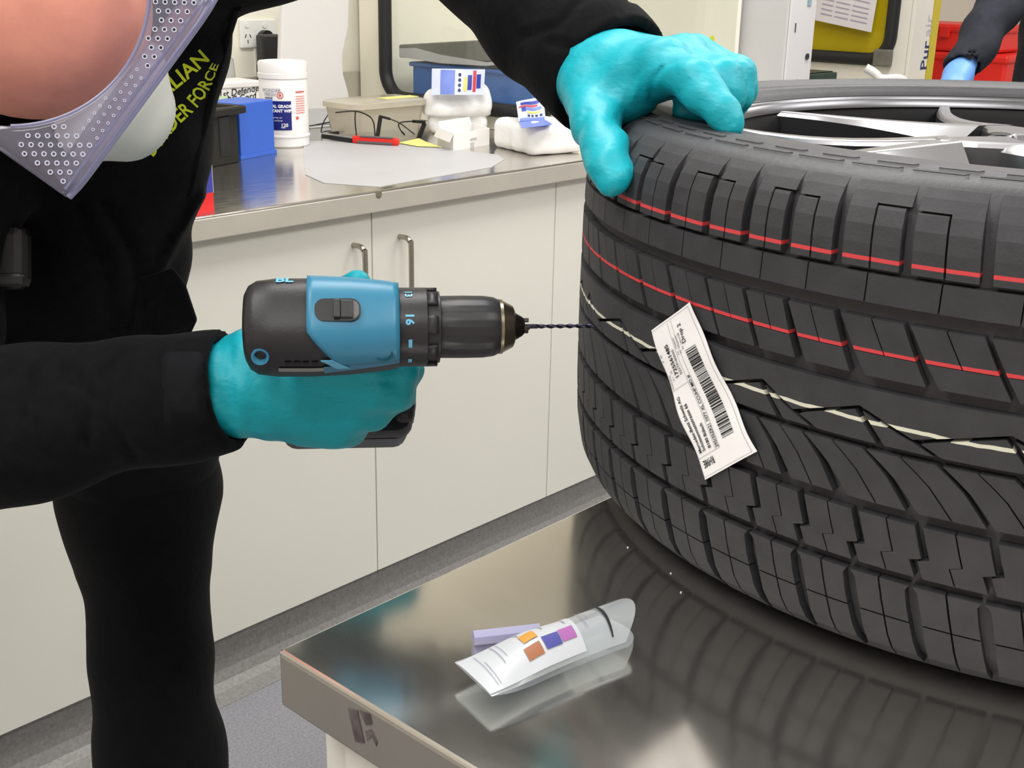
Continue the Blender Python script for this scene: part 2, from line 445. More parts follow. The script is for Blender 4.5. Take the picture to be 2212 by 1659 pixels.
# ------------------------------------------------------------------ tyre and wheel (axis upright, lying on the table)
TCX, TCY = 0.9618, 0.3078
PROF = [(0.004, .335), (0.008, .345), (0.013, .3535), (.02, .3603), (.03, .3652), (.05, .3686), (.08, .3699), (.146, .3705), (.21, .3699),
        (.24, .3686), (.253, .3670), (.263, .3645), (.271, .3605), (.278, .3548), (.284, .3470), (.288, .3400)]
_pz = np.array([p[0] for p in PROF]); _pr = np.array([p[1] for p in PROF])
def RZ(z): return float(np.interp(z, _pz, _pr))
def rubber(name, col, stripes):
    m = mat(name, col, 0.58, spec=0.42, noise=(60, 0.14), bump=(420, 0.12))
    nt = m.node_tree; b = nt.nodes['Principled BSDF']
    src = b.inputs['Base Color'].links[0].from_socket
    tc = nt.nodes.new('ShaderNodeTexCoord'); sx = nt.nodes.new('ShaderNodeSeparateXYZ')
    nt.links.new(tc.outputs['Object'], sx.inputs[0])
    nz = nt.nodes.new('ShaderNodeTexNoise'); nz.inputs['Scale'].default_value = 35; nz.inputs['Detail'].default_value = 3
    nt.links.new(tc.outputs['Object'], nz.inputs['Vector'])
    for (zc, hw, col2, rag) in stripes:
        ad = nt.nodes.new('ShaderNodeMath'); ad.operation = 'MULTIPLY_ADD'
        ad.inputs[1].default_value = rag; nt.links.new(nz.outputs['Fac'], ad.inputs[0]); nt.links.new(sx.outputs['Z'], ad.inputs[2])
        cm = nt.nodes.new('ShaderNodeMath'); cm.operation = 'COMPARE'
        cm.inputs[1].default_value = zc+rag*0.5; cm.inputs[2].default_value = hw
        nt.links.new(ad.outputs[0], cm.inputs[0])
        mx = nt.nodes.new('ShaderNodeMix'); mx.data_type = 'RGBA'
        nt.links.new(cm.outputs[0], mx.inputs['Factor']); nt.links.new(src, mx.inputs[6]); mx.inputs[7].default_value = srgb(*col2)
        src = mx.outputs[2]
    nt.links.new(src, b.inputs['Base Color'])
    return m
rubber('tread_rubber', (55, 55, 58), [(.2452, .0011, (206, 66, 70), .0006), (.1960, .00115, (206, 66, 70), .0010), (.1565, .0011, (214, 214, 196), .0034)])
mat('tyre_rubber', (56, 56, 58), 0.55, spec=0.42, noise=(60, 0.12), bump=(420, 0.12))
mat('sidewall_rubber', (66, 66, 69), 0.5, spec=0.45, noise=(50, 0.10), bump=(320, 0.15))
ty = thing('car_wheel', 'black low profile tyre with red and white tread lines on a silver alloy rim', 'wheel', (TCX, TCY, TZ))
# carcass
GD = 0.0072
prof = [(.276, .020), (.282, .013), (.292, .006), (.305, .0025), (.325, .0), (.335, .0035), (.344, .0072)]
for z in (.013, .02, .03, .05, .08, .146, .21, .24, .253, .263): prof.append((RZ(z)-GD, z))
prof += [(RZ(.268)-.006, .268), (RZ(.274)-.0035, .274), (RZ(.280)-.0008, .280), (RZ(.2845)+.0003, .2845), (.3405, .2882), (.3395, .2880), (.3350, .2905), (.3342, .2899),
         (.3270, .2922), (.3262, .2916), (.3180, .2925), (.3172, .2918), (.3060, .2905), (.3052, .2899), (.2960, .2893), (.2915, .2897), (.2880, .2880), (.2850, .2850), (.2790, .2830), (.2765, .278), (.274, .270)]
MB().lathe(prof, 180, cap=False).build('carcass', 'sidewall_rubber', ty, sm=50, local=True)
# tread
G = [142.3, 148.1, 153.8, 159.6, 165.5, 170.5, 175.1, 180.1, 186.1, 192.5, 198.6, 204.3, 209.8]
n_ = 52; G = [136.6]+G
G_all = G+[209.8+(136.6+360-209.8)*k/n_ for k in range(1, n_)]
B2 = [150.4, 156.1, 162.2, 168.2, 174.2, 179.4, 184.65, 190.25, 196.3, 202.3, 208.2, 214.0]
B2 = [138.8, 144.6]+B2
B_all = B2+[214.0+(138.8+360-214.0)*k/n_ for k in range(1, n_)]
def patch(mb, rows, cols=1, depth=GD):
    """rows: (z, thetaL, thetaR) bottom to top -> block with curved outer face"""
    vs = []; nr = len(rows); nc = cols+1
    for lvl in (0, 1):
        for (z, tl, tr) in rows:
            for c in range(nc):
                th = math.radians(tl+(tr-tl)*c/cols); r = RZ(z)-(depth+.0015 if lvl else 0)
                vs.append((r*math.cos(th), r*math.sin(th), z))
    o = nr*nc; fs = []
    for i in range(nr-1):
        for c in range(cols): fs.append((i*nc+c, i*nc+c+1, (i+1)*nc+c+1, (i+1)*nc+c))
        fs.append((i*nc, (i+1)*nc, o+(i+1)*nc, o+i*nc)); fs.append((i*nc+cols, o+i*nc+cols, o+(i+1)*nc+cols, (i+1)*nc+cols))
    for c in range(cols):
        fs.append((c, o+c, o+c+1, c+1)); k = (nr-1)*nc
        fs.append((k+c, k+c+1, o+k+c+1, o+k+c))
    mb.add(vs, fs)
blocks = []     # (theta mid, MB)
def blk(rows, cols=1):
    m = MB(); patch(m, rows, cols); blocks.append(((rows[0][1]+rows[0][2])/2 % 360, m))
N = len(G_all)
for i in range(N):
    g = G_all[i]; g1 = G_all[(i+1) % N]+(360 if i == N-1 else 0); D = g1-g
    sc = D/5.6
    sl = lambda z: -(z-.245)*15.6
    mid = g+0.5*D; hw = .52
    # upper shoulder blocks
    top = [.2405, .2445, .246, .253, .263, .271, .2745]
    def strip(zz, l, r, round_top=False):
        out = []
        for k, z in enumerate(zz):
            e = (0.35 if (round_top and k == len(zz)-1) else 0)
            out.append((z, l+sl(z)+e, r+sl(z)-e))
        return out
    L, Rr = g+hw, g1-hw
    if i % 2 == 0:
        blk(strip(top+[.279, .2835], L, mid-.09), 2)
        blk(strip(top[:-1]+[.2725], mid+.09, Rr), 2)
        blk(strip([.2737, .279, .2835], mid-.09, g1-.1), 1)
    else:
        blk(strip(top[:-1]+[.2715], L, mid-.09), 2)
        blk(strip(top+[.279, .2835], mid+.09, Rr), 2)
        blk(strip([.2727, .279, .2835], L, mid+.09), 1)
    # narrow rib between thin groove and first main groove
    nx = g1+0.5*((G_all[(i+2) % N]-g1) % 360)
    blk([(.2222, mid+.07, nx-.07), (.2378, mid+.07, nx-.07)], 2)
    # rib two, slanted grooves
    o2 = lambda z: float(np.interp(z, [.182, .196, .211, .214], [3.25, 2.08, .97, .75]))*sc
    h2 = lambda z: float(np.interp(z, [.182, .196, .214], [.42, .36, .28]))
    rw = lambda z, a, b: (z, a, b)
    blk([(z, g+o2(z)+h2(z), g1+o2(z)-h2(z)) for z in (.1822, .1890, .1947)], 2)
    for (s0, s1) in ((0, .5), (.5, 1)):
        rr = []
        for z in (.1951, .2050, .2138):
            a = g+o2(z)+h2(z); b = g1+o2(z)-h2(z)
            rr.append((z, a+(b-a)*s0+(.06 if s0 else 0), a+(b-a)*s1-(.06 if s1 < 1 else 0)))
        blk(rr, 1)
    # slanted rib below the centre
    o3 = lambda z: float(np.interp(z, [.110, .118, .127, .134, .1405], [3.0, 2.1, 1.05, -.1, -1.3]))*sc
    h3 = lambda z: float(np.interp(z, [.110, .14], [.42, .25]))
    for (s0, s1) in ((0, .5), (.5, 1)):
        rr = []
        for z in (.1102, .118, .127, .134, .1403):
            a = g+o3(z)+h3(z); b = g1+o3(z)-h3(z)
            rr.append((z, a+(b-a)*s0+(.09 if s0 else 0), a+(b-a)*s1-(.09 if s1 < 1 else 0)))
        blk(rr, 1)
    # centre rib, lower pieces
    tipz, lowz = .1632, .1512
    def zig(th, i=i, g=g, g1=g1):
        return None
# centre rib: saw-tooth sipe with a period of two pitches
saw = []
for i in range(0, N, 2):
    g = G_all[i]; ga = G_all[(i+1) % N]+(360 if i+1 >= N else 0); gb = G_all[(i+2) % N]+(360 if i+2 >= N else 0)
    if ga < g: ga += 360
    if gb < ga: gb += 360
    saw.append((g+3.72, .1634)); saw.append((ga+2.55, .1508))
saw_t = np.array([s[0] for s in saw]+[saw[0][0]+360]); saw_z = np.array([s[1] for s in saw]+[saw[0][1]])
def sawz(t):
    t = t if t >= saw_t[0] else t+360
    return float(np.interp(t, saw_t, saw_z))
def band(mb, ts, zlo, zhi):
    vs = []; fs = []
    for lvl in (0, 1):
        for t in ts:
            th = math.radians(t)
            for z in (zlo(t), zhi(t)):
                r = RZ(z)-(GD+.0015 if lvl else 0); vs.append((r*math.cos(th), r*math.sin(th), z))
    n = len(ts); o = 2*n
    for k in range(n-1):
        fs += [(2*k, 2*k+2, 2*k+3, 2*k+1), (2*k, o+2*k, o+2*k+2, 2*k+2), (2*k+1, 2*k+3, o+2*k+3, o+2*k+1)]
    fs += [(0, 1, o+1, o), (2*n-2, o+2*n-2, o+2*n-1, 2*n-1)]
    mb.add(vs, fs)
for k in range(0, len(saw), 2):
    t0 = saw[k][0]; t1 = saw[k+1][0]; t2 = saw_t[k+2]
    m = MB(); band(m, [t0-.0, t0+(t1-t0)*.5, t1, t1+(t2-t1)*.33, t1+(t2-t1)*.66, t2], lambda t: sawz(t)+.0011, lambda t: .1748)
    blocks.append(((t0+t2)/2 % 360, m))
    # lower pieces, cut by short slanted grooves running down to the thin groove
    tt = [t0, t1, t2]
    for (a, b) in ((t0, t1), (t1, t2)):
        m = MB()
        def zl(t): return .1448
        vs = []
        sh = lambda z: (.1515-z)*330
        rowsz = 4
        A = [(a+.35+sh(.1448), .1448), (b-.35+sh(.1448), .1448)]
        n = 6; top = []; bot = []
        for q in range(n+1):
            s = q/n
            tb = A[0][0]+(A[1][0]-A[0][0])*s
            tq = a+.35+(b-a-.7)*s
            zt = sawz(tq)-.0011
            # upper edge, sheared so the ends run along the slanted cut
            tq2 = tq+max(0, sh(zt))*1.0
            top.append((tq2 if zt < .1515 else tq+sh(zt)*0.0, zt)); bot.append((tb, .1448))
        for lvl in (0, 1):
            for (t, z) in bot+top:
                r = RZ(z)-(GD+.0015 if lvl else 0); vs.append((r*math.cos(math.radians(t)), r*math.sin(math.radians(t)), z))
        o = 2*(n+1); fs = []
        for q in range(n):
            fs += [(q, q+1, n+1+q+1, n+1+q), (q, o+q, o+q+1, q+1), (n+1+q, n+2+q, o+n+2+q, o+n+1+q)]
        fs += [(0, n+1, o+n+1, o), (n, o+n, o+2*n+1, 2*n+1)]
        m.add(vs, fs); blocks.append(((a+b)/2 % 360, m))
# lower ribs
N2 = len(B_all)
for i in range(N2):
    g = B_all[i]; g1 = B_all[(i+1) % N2]+(360 if i == N2-1 else 0)
    oz = [(.0722, .42), (.0822, -.22), (.0842, .78), (.0930, .33), (.1028, -.12)]
    for (s0, s1) in ((0, .5), (.5, 1)):
        rr = []
        for (z, o) in oz:
            a = g+o+.36; b = g1+o-.36
            rr.append((z, a+(b-a)*s0+(.07 if s0 else 0), a+(b-a)*s1-(.07 if s1 < 1 else 0)))
        blk(rr, 1)
    ob = lambda z: (.061-z)*36
    hb = lambda z: float(np.interp(z, [.012, .02, .05, .0625, .066], [.25, .5, .62, .55, .12]))
    for (s0, s1) in ((0, .5), (.5, 1)):
        for zz in ((.0125, .02, .03, .0420), (.0430, .052, .0625, .0658)):
            rr = []
            for z in zz:
                a = g+ob(z)+hb(z); b = g1+ob(z)-hb(z)
                rr.append((z, a+(b-a)*s0+(.09 if s0 else 0), a+(b-a)*s1-(.09 if s1 < 1 else 0)))
            blk(rr, 1)
rest = MB(); nb = 0
for th, m in blocks:
    if 138.0 < th < 206.5:
        m.build('tread_block', 'tread_rubber', ty, local=True); nb += 1
    else: rest.add(m.v, m.f)
ro = rest.build('tread_blocks', 'tread_rubber', ty, local=True); ro['kind'] = 'stuff'
# moulded lines on the upper sidewall
m = MB()
for k in range(60):
    a0 = 136+k*6.0
    for (r, z, ln, w) in ((.3375, .2896, 4.6, .00032), (.3310, .2912, 3.6, .00032)):
        pts = []
        for q in range(6):
            a = math.radians(a0+ln*q/5+(0 if r > .333 else 2)); pts.append((r*math.cos(a), r*math.sin(a), z+.0003))
        a = math.radians(a0+ln+.4+(0 if r > .333 else 2)); pts.append(((r-.0016)*math.cos(a), (r-.0016)*math.sin(a), z+.0008))
        m.tube(pts, w, 4)
m.build('sidewall_relief', 'tyre_rubber', ty, local=True)

# alloy rim: moves with the tyre, so its pieces are parts of the same wheel
mat('rim_silver', (178, 178, 182), 0.28, metal=0.9, noise=(8, 0.04))
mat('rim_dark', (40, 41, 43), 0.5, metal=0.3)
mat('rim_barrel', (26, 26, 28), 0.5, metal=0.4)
wh = ty
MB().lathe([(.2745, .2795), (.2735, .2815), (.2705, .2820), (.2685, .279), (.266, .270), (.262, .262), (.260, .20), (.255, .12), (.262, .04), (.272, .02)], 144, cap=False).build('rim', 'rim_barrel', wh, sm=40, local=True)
MB().lathe([(.2735, .2812), (.2715, .2822), (.2690, .2805), (.2675, .2765), (.2655, .2715), (.2640, .2715), (.2660, .2775), (.2735, .2812)], 144, cap=False).build('rim_lip', mat('rim_lip_grey', (120, 120, 124), 0.3, metal=0.8), wh, sm=60, local=True)
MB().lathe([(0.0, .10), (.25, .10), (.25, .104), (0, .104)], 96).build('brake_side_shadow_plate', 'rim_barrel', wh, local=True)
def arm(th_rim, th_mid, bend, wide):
    """one spoke arm from the rim to the fork: narrow silver top, dark deep flanks, broad silver shoulder near the fork"""
    n = 10; P = []
    for q in range(n+1):
        s = q/n; r = .268+(.098-.268)*s
        th = math.radians(th_rim+(th_mid-th_rim)*s+bend*math.sin(math.pi*s))
        c = np.array([r*math.cos(th), r*math.sin(th)]); t = np.array([-math.sin(th), math.cos(th)])
        zt = .2728-.004*math.sin(math.pi*s)+.002*s
        w = .0042+.006*s; wa, da = w+.002, .004; wb, db = (w+.002+.020*s*s, .004+.013*s*s) if wide else (wa, da)
        P.append([(*(c-t*wa), zt-da), (*(c-t*w), zt), (*(c+t*w), zt), (*(c+t*wb), zt-db), (*(c+t*wb), zt-.055), (*(c-t*wa), zt-.055)])
    vs = [p for row in P for p in row]; ft = []; fd = []
    for q in range(n):
        a = q*6; b = a+6
        for k in (0, 1, 2): ft.append((a+k, a+k+1, b+k+1, b+k))
        for k in (3, 4, 5): fd.append((a+k, a+(k+1) % 6, b+(k+1) % 6, b+k))
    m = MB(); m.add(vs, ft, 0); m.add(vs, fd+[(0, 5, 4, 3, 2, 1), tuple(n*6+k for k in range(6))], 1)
    return m
for k in range(5):
    c = 138.5+72*k
    for sgn in (-1, 1):
        m = arm(c+sgn*21, c+sgn*4.5-6, -sgn*2.0, sgn > 0)
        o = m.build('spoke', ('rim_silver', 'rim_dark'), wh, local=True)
        bevel(o, .0014, 2, 20); smooth(o.data, 30)
    th = math.radians(c-6); e1 = np.array([math.cos(th), math.sin(th), 0]); e2 = np.array([-math.sin(th), math.cos(th), 0])
    pl = [e1*.112-e2*.010, e1*.112+e2*.010, e1*.085+e2*.018, e1*.045+e2*.026, e1*.045-e2*.026, e1*.085-e2*.018]
    o = MB().prism([p+np.array([0, 0, .220]) for p in pl], (0, 0, .0545)).build('spoke_neck', 'rim_silver', wh, local=True); bevel(o, .004, 2, 20)
MB().lathe([(.072, .215), (.072, .268), (.068, .2725), (.058, .274), (.050, .268), (.047, .258), (.036, .257), (.033, .262), (0, .263)], 60).build('hub', 'rim_silver', wh, sm=40, local=True)
for k in range(5):
    a = math.radians(138.5-6+36+72*k)
    MB().lathe([(.0085, .2745), (.0078, .2748), (.0078, .2742), (0, .2742)], 16, (.060*math.cos(a), .060*math.sin(a), 0)).build('bolt_hole', 'rim_dark', wh, local=True)

# ------------------------------------------------------------------ paper label on the tread
mat('paper_label', (250, 249, 250), 0.55, noise=(30, 0.02))
QC = [(168.69, .0885), (174.65, .1205), (164.85, .1972), (159.0, .1690)]     # bottom-left, bottom-right, top-right, top-left (theta, z)
def lab(x, y, off=0.0):
    """x along the long side (0 bottom .. 1 top), y across (0 right .. 1 left)"""
    br, bl, tl, tr = np.array(QC[1]), np.array(QC[0]), np.array(QC[3]), np.array(QC[2])
    p = (br*(1-x)+tr*x)*(1-y)+(bl*(1-x)+tl*x)*y
    lift = .0018+.0011*math.sin(x*9+1.0)*math.sin(y*3.0+.6)+.0012*(abs(y-.5)*2)**2*math.sin(x*14+y*2)*.8
    r = RZ(p[1])+max(lift, .0005)+.0004+off; th = math.radians(p[0])
    return (r*math.cos(th), r*math.sin(th), p[1])
LL, LW = 0.128, 0.050
lb = MB().grid(lambda u, v: lab(u, v), 26, 12, thick=None).build('shipping_label', 'paper_label', ty, sm=60, local=True)
lb['label'] = 'crumpled white barcode label stuck across the tread'
def lfn(x0, y0): return lambda x, y: lab((x0+x)/LL, (y0+y)/LW, .00045)
m = MB()
for (s, x, y, sz, bo) in (('Mercedes-Benz Schweiz AG', .0200, .0435, .0042, .00008), ('Schützenmattstrasse 66', .0200, .0392, .0042, .00008), ('8180 Bülach', .0200, .0330, .0042, .00008),
                      ('295/35ZR21 107Y XL CCUHP MO #', .0175, .0262, .0040, .00006), ('1725561485', .0810, .0362, .0058, .0001), ('02STP/40000', .0820, .0318, .0040, .0),
                      ('10.06.2022', .0750, .0465, .0028, .0), ("6'  20", .0985, .0465, .0030, .0), ('4 /   16', .0810, .0425, .0030, .0),
                      ('Vol  17044597', .0960, .0272, .0026, .0), ('T/t  1702X100', .0960, .0240, .0026, .0), ('Va. 14mm2B', .0980, .0208, .0028, .0), ('Drop 2', .1020, .0165, .0056, .00006)):
    put_text(m, s, sz, lfn(x, y), bo)
rl = lambda x, y: lab((.0135-y)/LL, (.0345+x*.50)/LW, .00045)
put_text(m, 'RH98E', .0082, rl, .00012)
def lrect(x0, x1, y0, y1):
    n = max(1, int(abs(x1-x0)/.006)); k = max(1, int(abs(y1-y0)/.006))
    m.grid(lambda u, v: lab((x0+(x1-x0)*u)/LL, (y0+(y1-y0)*v)/LW, .0004), n, k)
random.seed(3)
x = .0215
while x < .0965:
    w = random.choice((.00045, .00045, .0009, .0013)); lrect(x, x+w, .0095, .0205); x += w+random.choice((.00045, .0006, .001))
for (a, b, c, d) in ((.0015, .1265, .0492, .0494), (.0015, .1265, .0030, .0032), (.0015, .0017, .003, .049), (.1260, .1262, .003, .049), (.0165, .0167, .0255, .049), (.0165, .125, .0298, .0300), (.0740, .0742, .0300, .049), (.0165, .125, .0255, .0257)):
    lrect(a, b, c, d)
m.build('print', 'ink_black', lb, local=True)
# ------------------------------------------------------------------ fume hoods
mat('yellow_acrylic', (206, 186, 30), 0.2, noise=(6, 0.05))
film('yellow_pane', (240, 220, 60), (226, 206, 34), 0.86, 0.08, 0.3)
mat('note_paper', (226, 222, 226), 0.6)
mat('faint_ink', (176, 160, 186), 0.7)
mat('blue_plastic', (48, 108, 190), 0.4)
mat('tray_grey', (112, 110, 102), 0.5, noise=(30, 0.15))
mat('sticker_yellow', (204, 206, 18), 0.5)
def rrect(y0, y1, z0, z1, r, n=6):
    out = []
    for (cy, cz, a0) in ((y1-r, z1-r, 0), (y0+r, z1-r, 90), (y0+r, z0+r, 180), (y1-r, z0+r, 270)):
        for k in range(n+1):
            a = math.radians(a0+90*k/n); out.append((cy+r*math.cos(a), cz+r*math.sin(a)))
    return out
def hood(name, label, x0, x1, y0, y1, z1, win, pane, frame, gasket_r):
    hz0 = BZ+0.0008
    t = thing(name, label, 'fume hood', ((x0+x1)/2, (y0+y1)/2, hz0))
    wy0, wy1, wz0, wz1 = win; th = 0.018
    m = MB()        # side panel with a rounded window opening, built as a ring of quads
    for xx in (x0, x0+th):
        pass
    inn = rrect(wy0, wy1, wz0, wz1, 0.075, 6); n = len(inn)
    def outp(p):
        y, z = p; cy, cz = (wy0+wy1)/2, (wz0+wz1)/2
        return (y1 if y > cy else y0, z1 if z > cz else hz0)
    per = []
    for (y, z) in inn:
        cy, cz = (wy0+wy1)/2, (wz0+wz1)/2
        dy, dz = y-cy, z-cz
        s = min((y1-cy)/dy if dy > 0 else ((y0-cy)/dy if dy < 0 else 1e9), (z1-cz)/dz if dz > 0 else ((hz0-cz)/dz if dz < 0 else 1e9))
        per.append((cy+dy*s, cz+dz*s))
    # add the true corners by snapping the ring point nearest to each
    for (a, b) in ((y1, z1), (y0, z1), (y0, hz0), (y1, hz0)):
        k = min(range(n), key=lambda i: (per[i][0]-a)**2+(per[i][1]-b)**2); per[k] = (a, b)
    vs = [(x0, y, z) for y, z in inn]+[(x0, y, z) for y, z in per]+[(x0+th, y, z) for y, z in inn]+[(x0+th, y, z) for y, z in per]
    fs = []
    for i in range(n):
        j = (i+1) % n
        fs += [(i, j, n+j, n+i), (2*n+j, 2*n+i, 3*n+i, 3*n+j), (i, 2*n+i, 2*n+j, j), (n+i, n+j, 3*n+j, 3*n+i)]
    m.add(vs, fs); m.build('side_panel', frame, t)
    gp = rrect(wy0, wy1, wz0, wz1, 0.075, 8)
    MB().tube([(x0-0.004, y, z) for y, z in gp], gasket_r, 10, closed=True).build('gasket', 'black_rubber', t, sm=60)
    MB().box((x0+0.006, wy0, wz0), (x0+0.010, wy1, wz1)).build('window_pane', pane, t)
    MB().box((x1-th, y0, hz0), (x1, y1, z1)).build('far_side_panel', frame, t)
    MB().box((x0+th, y1-th, hz0), (x1-th, y1, z1)).build('back_panel', frame, t)
    MB().box((x0+th, y0, z1-th), (x1-th, y1-th, z1)).build('roof_panel', 'clear_glass', t)
    MB().box((x0+th, y0, hz0), (x1-th, y1-th, hz0+0.012)).build('base_tray', frame, t)
    return t
H1X = 2.30
h1 = hood('fume_hood', 'cream fume hood with black gasketed clear side window behind the wipes packs', H1X, 2.975, 1.90, 2.71, 1.75,
          (1.975, 2.598, 0.952, 1.62), 'clear_glass', 'hood_cream', 0.0185)
MB().box((H1X+0.019, 1.90, BZ+0.013), (2.956, 1.915, 1.60)).build('front_panel', 'clear_glass', h1)
s = YP(1537, 88, 1.899)
MB().lathe([(0, 0), (0.013, 0), (0.013, 0.0008), (0, 0.0008)], 20, s, (0, -1, 0)).build('round_sticker', 'sticker_yellow', h1)
# trays standing inside the first hood, seen through its window
def ctray(name, label, mt, x, y0, y1, zb, zt, flare, cat):
    t = thing(name, label, cat, (x+0.1, (y0+y1)/2, zb))
    m = MB(); w = 0.22
    for (xa, xb, ya, yb) in ((x, x+.004, y0, y1), (x+w, x+w+.004, y0, y1), (x, x+w, y0, y0+.004), (x, x+w, y1-.004, y1)):
        m.box((xa, ya, zb), (xb, yb, zt))
    m.box((x, y0, zb), (x+w, y1, zb+.004))
    m.build('walls', mt, t, bev=0.003)
    m = MB()
    m.tube([(x-.004, y0-.004, zt), (x+w+.008, y0-.004, zt), (x+w+.008, y1+.004, zt), (x-.004, y1+.004, zt)], .006, 8, closed=True)
    m.build('rim', mt, t, sm=60)
    return t
XT = H1X+0.06
def xt(px, py): return XP(px, py, XT)
bp_ = xt(892, 150); bq_ = xt(1148, 160)
ctray('blue_tray', 'blue plastic tray inside the cream fume hood', 'blue_plastic', XT, bq_[1], bp_[1], BZ+0.0135, min(xt(892, 138)[2], xt(1148, 140)[2]), 0, 'tray')
gt = thing('grey_case', 'dented grey case lying on the blue tray in the fume hood', 'case', (XT+.12, 2.2, 1.07))
gz = xt(892, 138)[2]+.008
pr = [xt(868, 124), xt(868, 96), xt(1048, 86), xt(1150, 100), xt(1150, 132), xt(1050, 132), xt(960, 130)]
pr = [np.array([XT-.012, p[1], max(p[2], gz)]) for p in pr]
MB().prism(pr, (0.24, 0, 0)).build('shell', 'tray_grey', gt, bev=0.004)
fl = [xt(872, 122), xt(872, 104), xt(905, 103), xt(960, 118), xt(1060, 134), xt(1148, 126), xt(1148, 133), xt(1060, 142), xt(960, 136)]
MB().prism([np.array([XT-.0126, p[1], max(p[2], gz-.006)]) for p in fl], (-.004, 0, 0)).build('front_flap', 'grey_plastic', gt)
# second hood, yellow acrylic
H2X = 3.90
def y2(px, py): return XP(px, py, H2X)[1]
h2 = hood('fume_hood', 'white fume hood with yellow acrylic window at the right end of bench', H2X, 4.06, y2(1965, 60), 2.70, 1.75,
          (y2(1928, 60), 2.60, 1.032, 1.66), 'yellow_pane', 'hood_white', 0.0215)
fy = y2(1965, 60)
p0 = YP(1968, 60, fy-0.002); p1 = YP(2012, 60, fy-0.002)
MB().box((H2X, fy-0.012, BZ+0.001), (H2X+0.135, fy-0.0005, 1.75)).build('front_post', 'hood_white', h2, bev=0.002)
MB().box((H2X+0.137, fy-0.014, BZ+0.001), (H2X+0.185, fy-0.0005, 1.75)).build('front_pane_edge', 'yellow_acrylic', h2)
MB().box((H2X+0.05, fy+.02, BZ+0.013), (H2X+.055, 2.66, 1.70)).build('back_liner', 'yellow_acrylic', h2)
bl = YP(2000, 152, fy-0.0135); ft = YP(2004, 40, fy-0.0135)
up_ = np.array([0, 0, 1.0]); m = MB()
fn = plane_fn((bl[0]+0.004, fy-0.0128, bl[2]), up_, (-1.0, 0, 0), 0.0)
mat('ink_blue', (30, 44, 112), 0.5); mat('ink_silver', (196, 198, 206), 0.4)
put_text(m, 'Pur', 0.068, fn, 0.0008); m.build('lettering', 'ink_blue', h2)
m = MB(); fn = plane_fn((bl[0]+0.004, fy-0.0128, bl[2]+0.109), up_, (-1.0, 0, 0), 0.0); put_text(m, 'air', 0.068, fn, 0.0); m.build('lettering', 'ink_silver', h2)
g = XP(1908, 125, H2X-0.012); MB().box((H2X-0.03, g[1]-0.03, g[2]-0.028), (H2X-0.002, g[1]+0.03, g[2]+0.028)).build('latch', 'tray_grey', h2, bev=0.006)
nt_ = thing('paper_notice', 'white printed notice taped on the yellow fume hood window', 'notice', XP(1830, 40, H2X-0.03))
c4 = [XP(1758, 43, H2X-0.028), XP(1882, 70, H2X-0.028), XP(1905, -60, H2X-0.028), XP(1780, -90, H2X-0.028)]
def bil(u, v): return (np.array(c4[0])*(1-u)+np.array(c4[1])*u)*(1-v)+(np.array(c4[3])*(1-u)+np.array(c4[2])*u)*v
MB().grid(bil, 6, 6, thick=(0.001, 0, 0)).build('sheet', 'note_paper', nt_)
m = MB()
for v0 in (.12, .2, .28, .36, .46, .54, .62):
    for (a, b) in ((.1, .3), (.34, .58), (.62, .9)):
        m.grid(lambda u, v: bil(a+(b-a)*u, v0+.018*v)-np.array([.0012, 0, 0]), 1, 1)
m.build('print', 'faint_ink', nt_)
ho = thing('white_hose_spout', 'short bent white plastic spout in front of the yellow hood window', 'spout', ZP(1905, 190, BZ))
yy = 1.86
MB().tube(spline([C(1870, 146, 3.55), C(1890, 158, 3.55), C(1905, 170, 3.55), C(1950, 172, 3.55), C(1975, 215, 3.55)], 5), 0.0125, 10).build('pipe', 'white_plastic', ho, sm=60)
gb = ZP(1975, 215, BZ); cpos = C(1975, 215, 3.55)
MB().lathe([(0.03, BZ), (0.03, BZ+0.006), (0.012, BZ+0.01), (0.012, cpos[2])], 16, (cpos[0], cpos[1], 0)).build('foot', 'white_plastic', ho, sm=40)
# grey instrument tower between the hoods
mat('tower_grey', (205, 204, 205), 0.45, noise=(5, 0.02)); mat('tower_front', (222, 221, 222), 0.4)
TXX = 3.0; ty0 = XP(1700, 60, TXX)[1]; ty1 = XP(1560, 60, TXX)[1]
tw = thing('computer_tower', 'pale grey instrument tower standing between the two fume hoods', 'tower', (TXX+.08, (ty0+ty1)/2, BZ))
tx1 = YP(1756, 60, ty0)[0]
MB().box((TXX, ty0, BZ), (tx1, ty1, 1.52)).build('case', 'tower_grey', tw, bev=0.004)
MB().box((TXX+0.004, ty0-0.006, BZ+0.004), (tx1-0.002, ty0-0.0003, 1.51)).build('front_panel', 'tower_front', tw, bev=0.002)
a = YP(1743, 122, ty0-0.007); MB().lathe([(0, 0), (0.0085, 0), (0.0085, 0.003), (0, 0.003)], 16, a, (0, -1, 0)).build('button', 'dark_plastic', tw)
a = YP(1742, 45, ty0-0.0065); b = YP(1753, 3, ty0-0.0065)
mat('teal_mark', (150, 178, 182), 0.5)
m = MB(); x_a, x_b, z_a, z_b = a[0]-.004, a[0]+.018, 1.215, 1.32
for (u0, v0, u1, v1) in ((x_a, z_a, x_a+.003, z_b), (x_a, z_b-.012, x_b, z_b), (x_b-.003, z_a+.02, x_b, z_b), (x_a+.006, z_a, x_b-.002, z_a+.016)):
    m.box((u0, ty0-0.0085, v0), (u1, ty0-0.0064, v1))
m.build('front_marking', 'teal_mark', tw)
a = YP(1718, 60, ty0-.0065); MB().box((a[0]-.002, ty0-.0085, a[2]-.012), (a[0]+.001, ty0-.0062, a[2]+.012)).build('slot', 'tape', tw)
dk = thing('dark_tray', 'thin dark green flat tray on the bench beside the grey tower', 'tray', (3.55, 1.82, BZ))
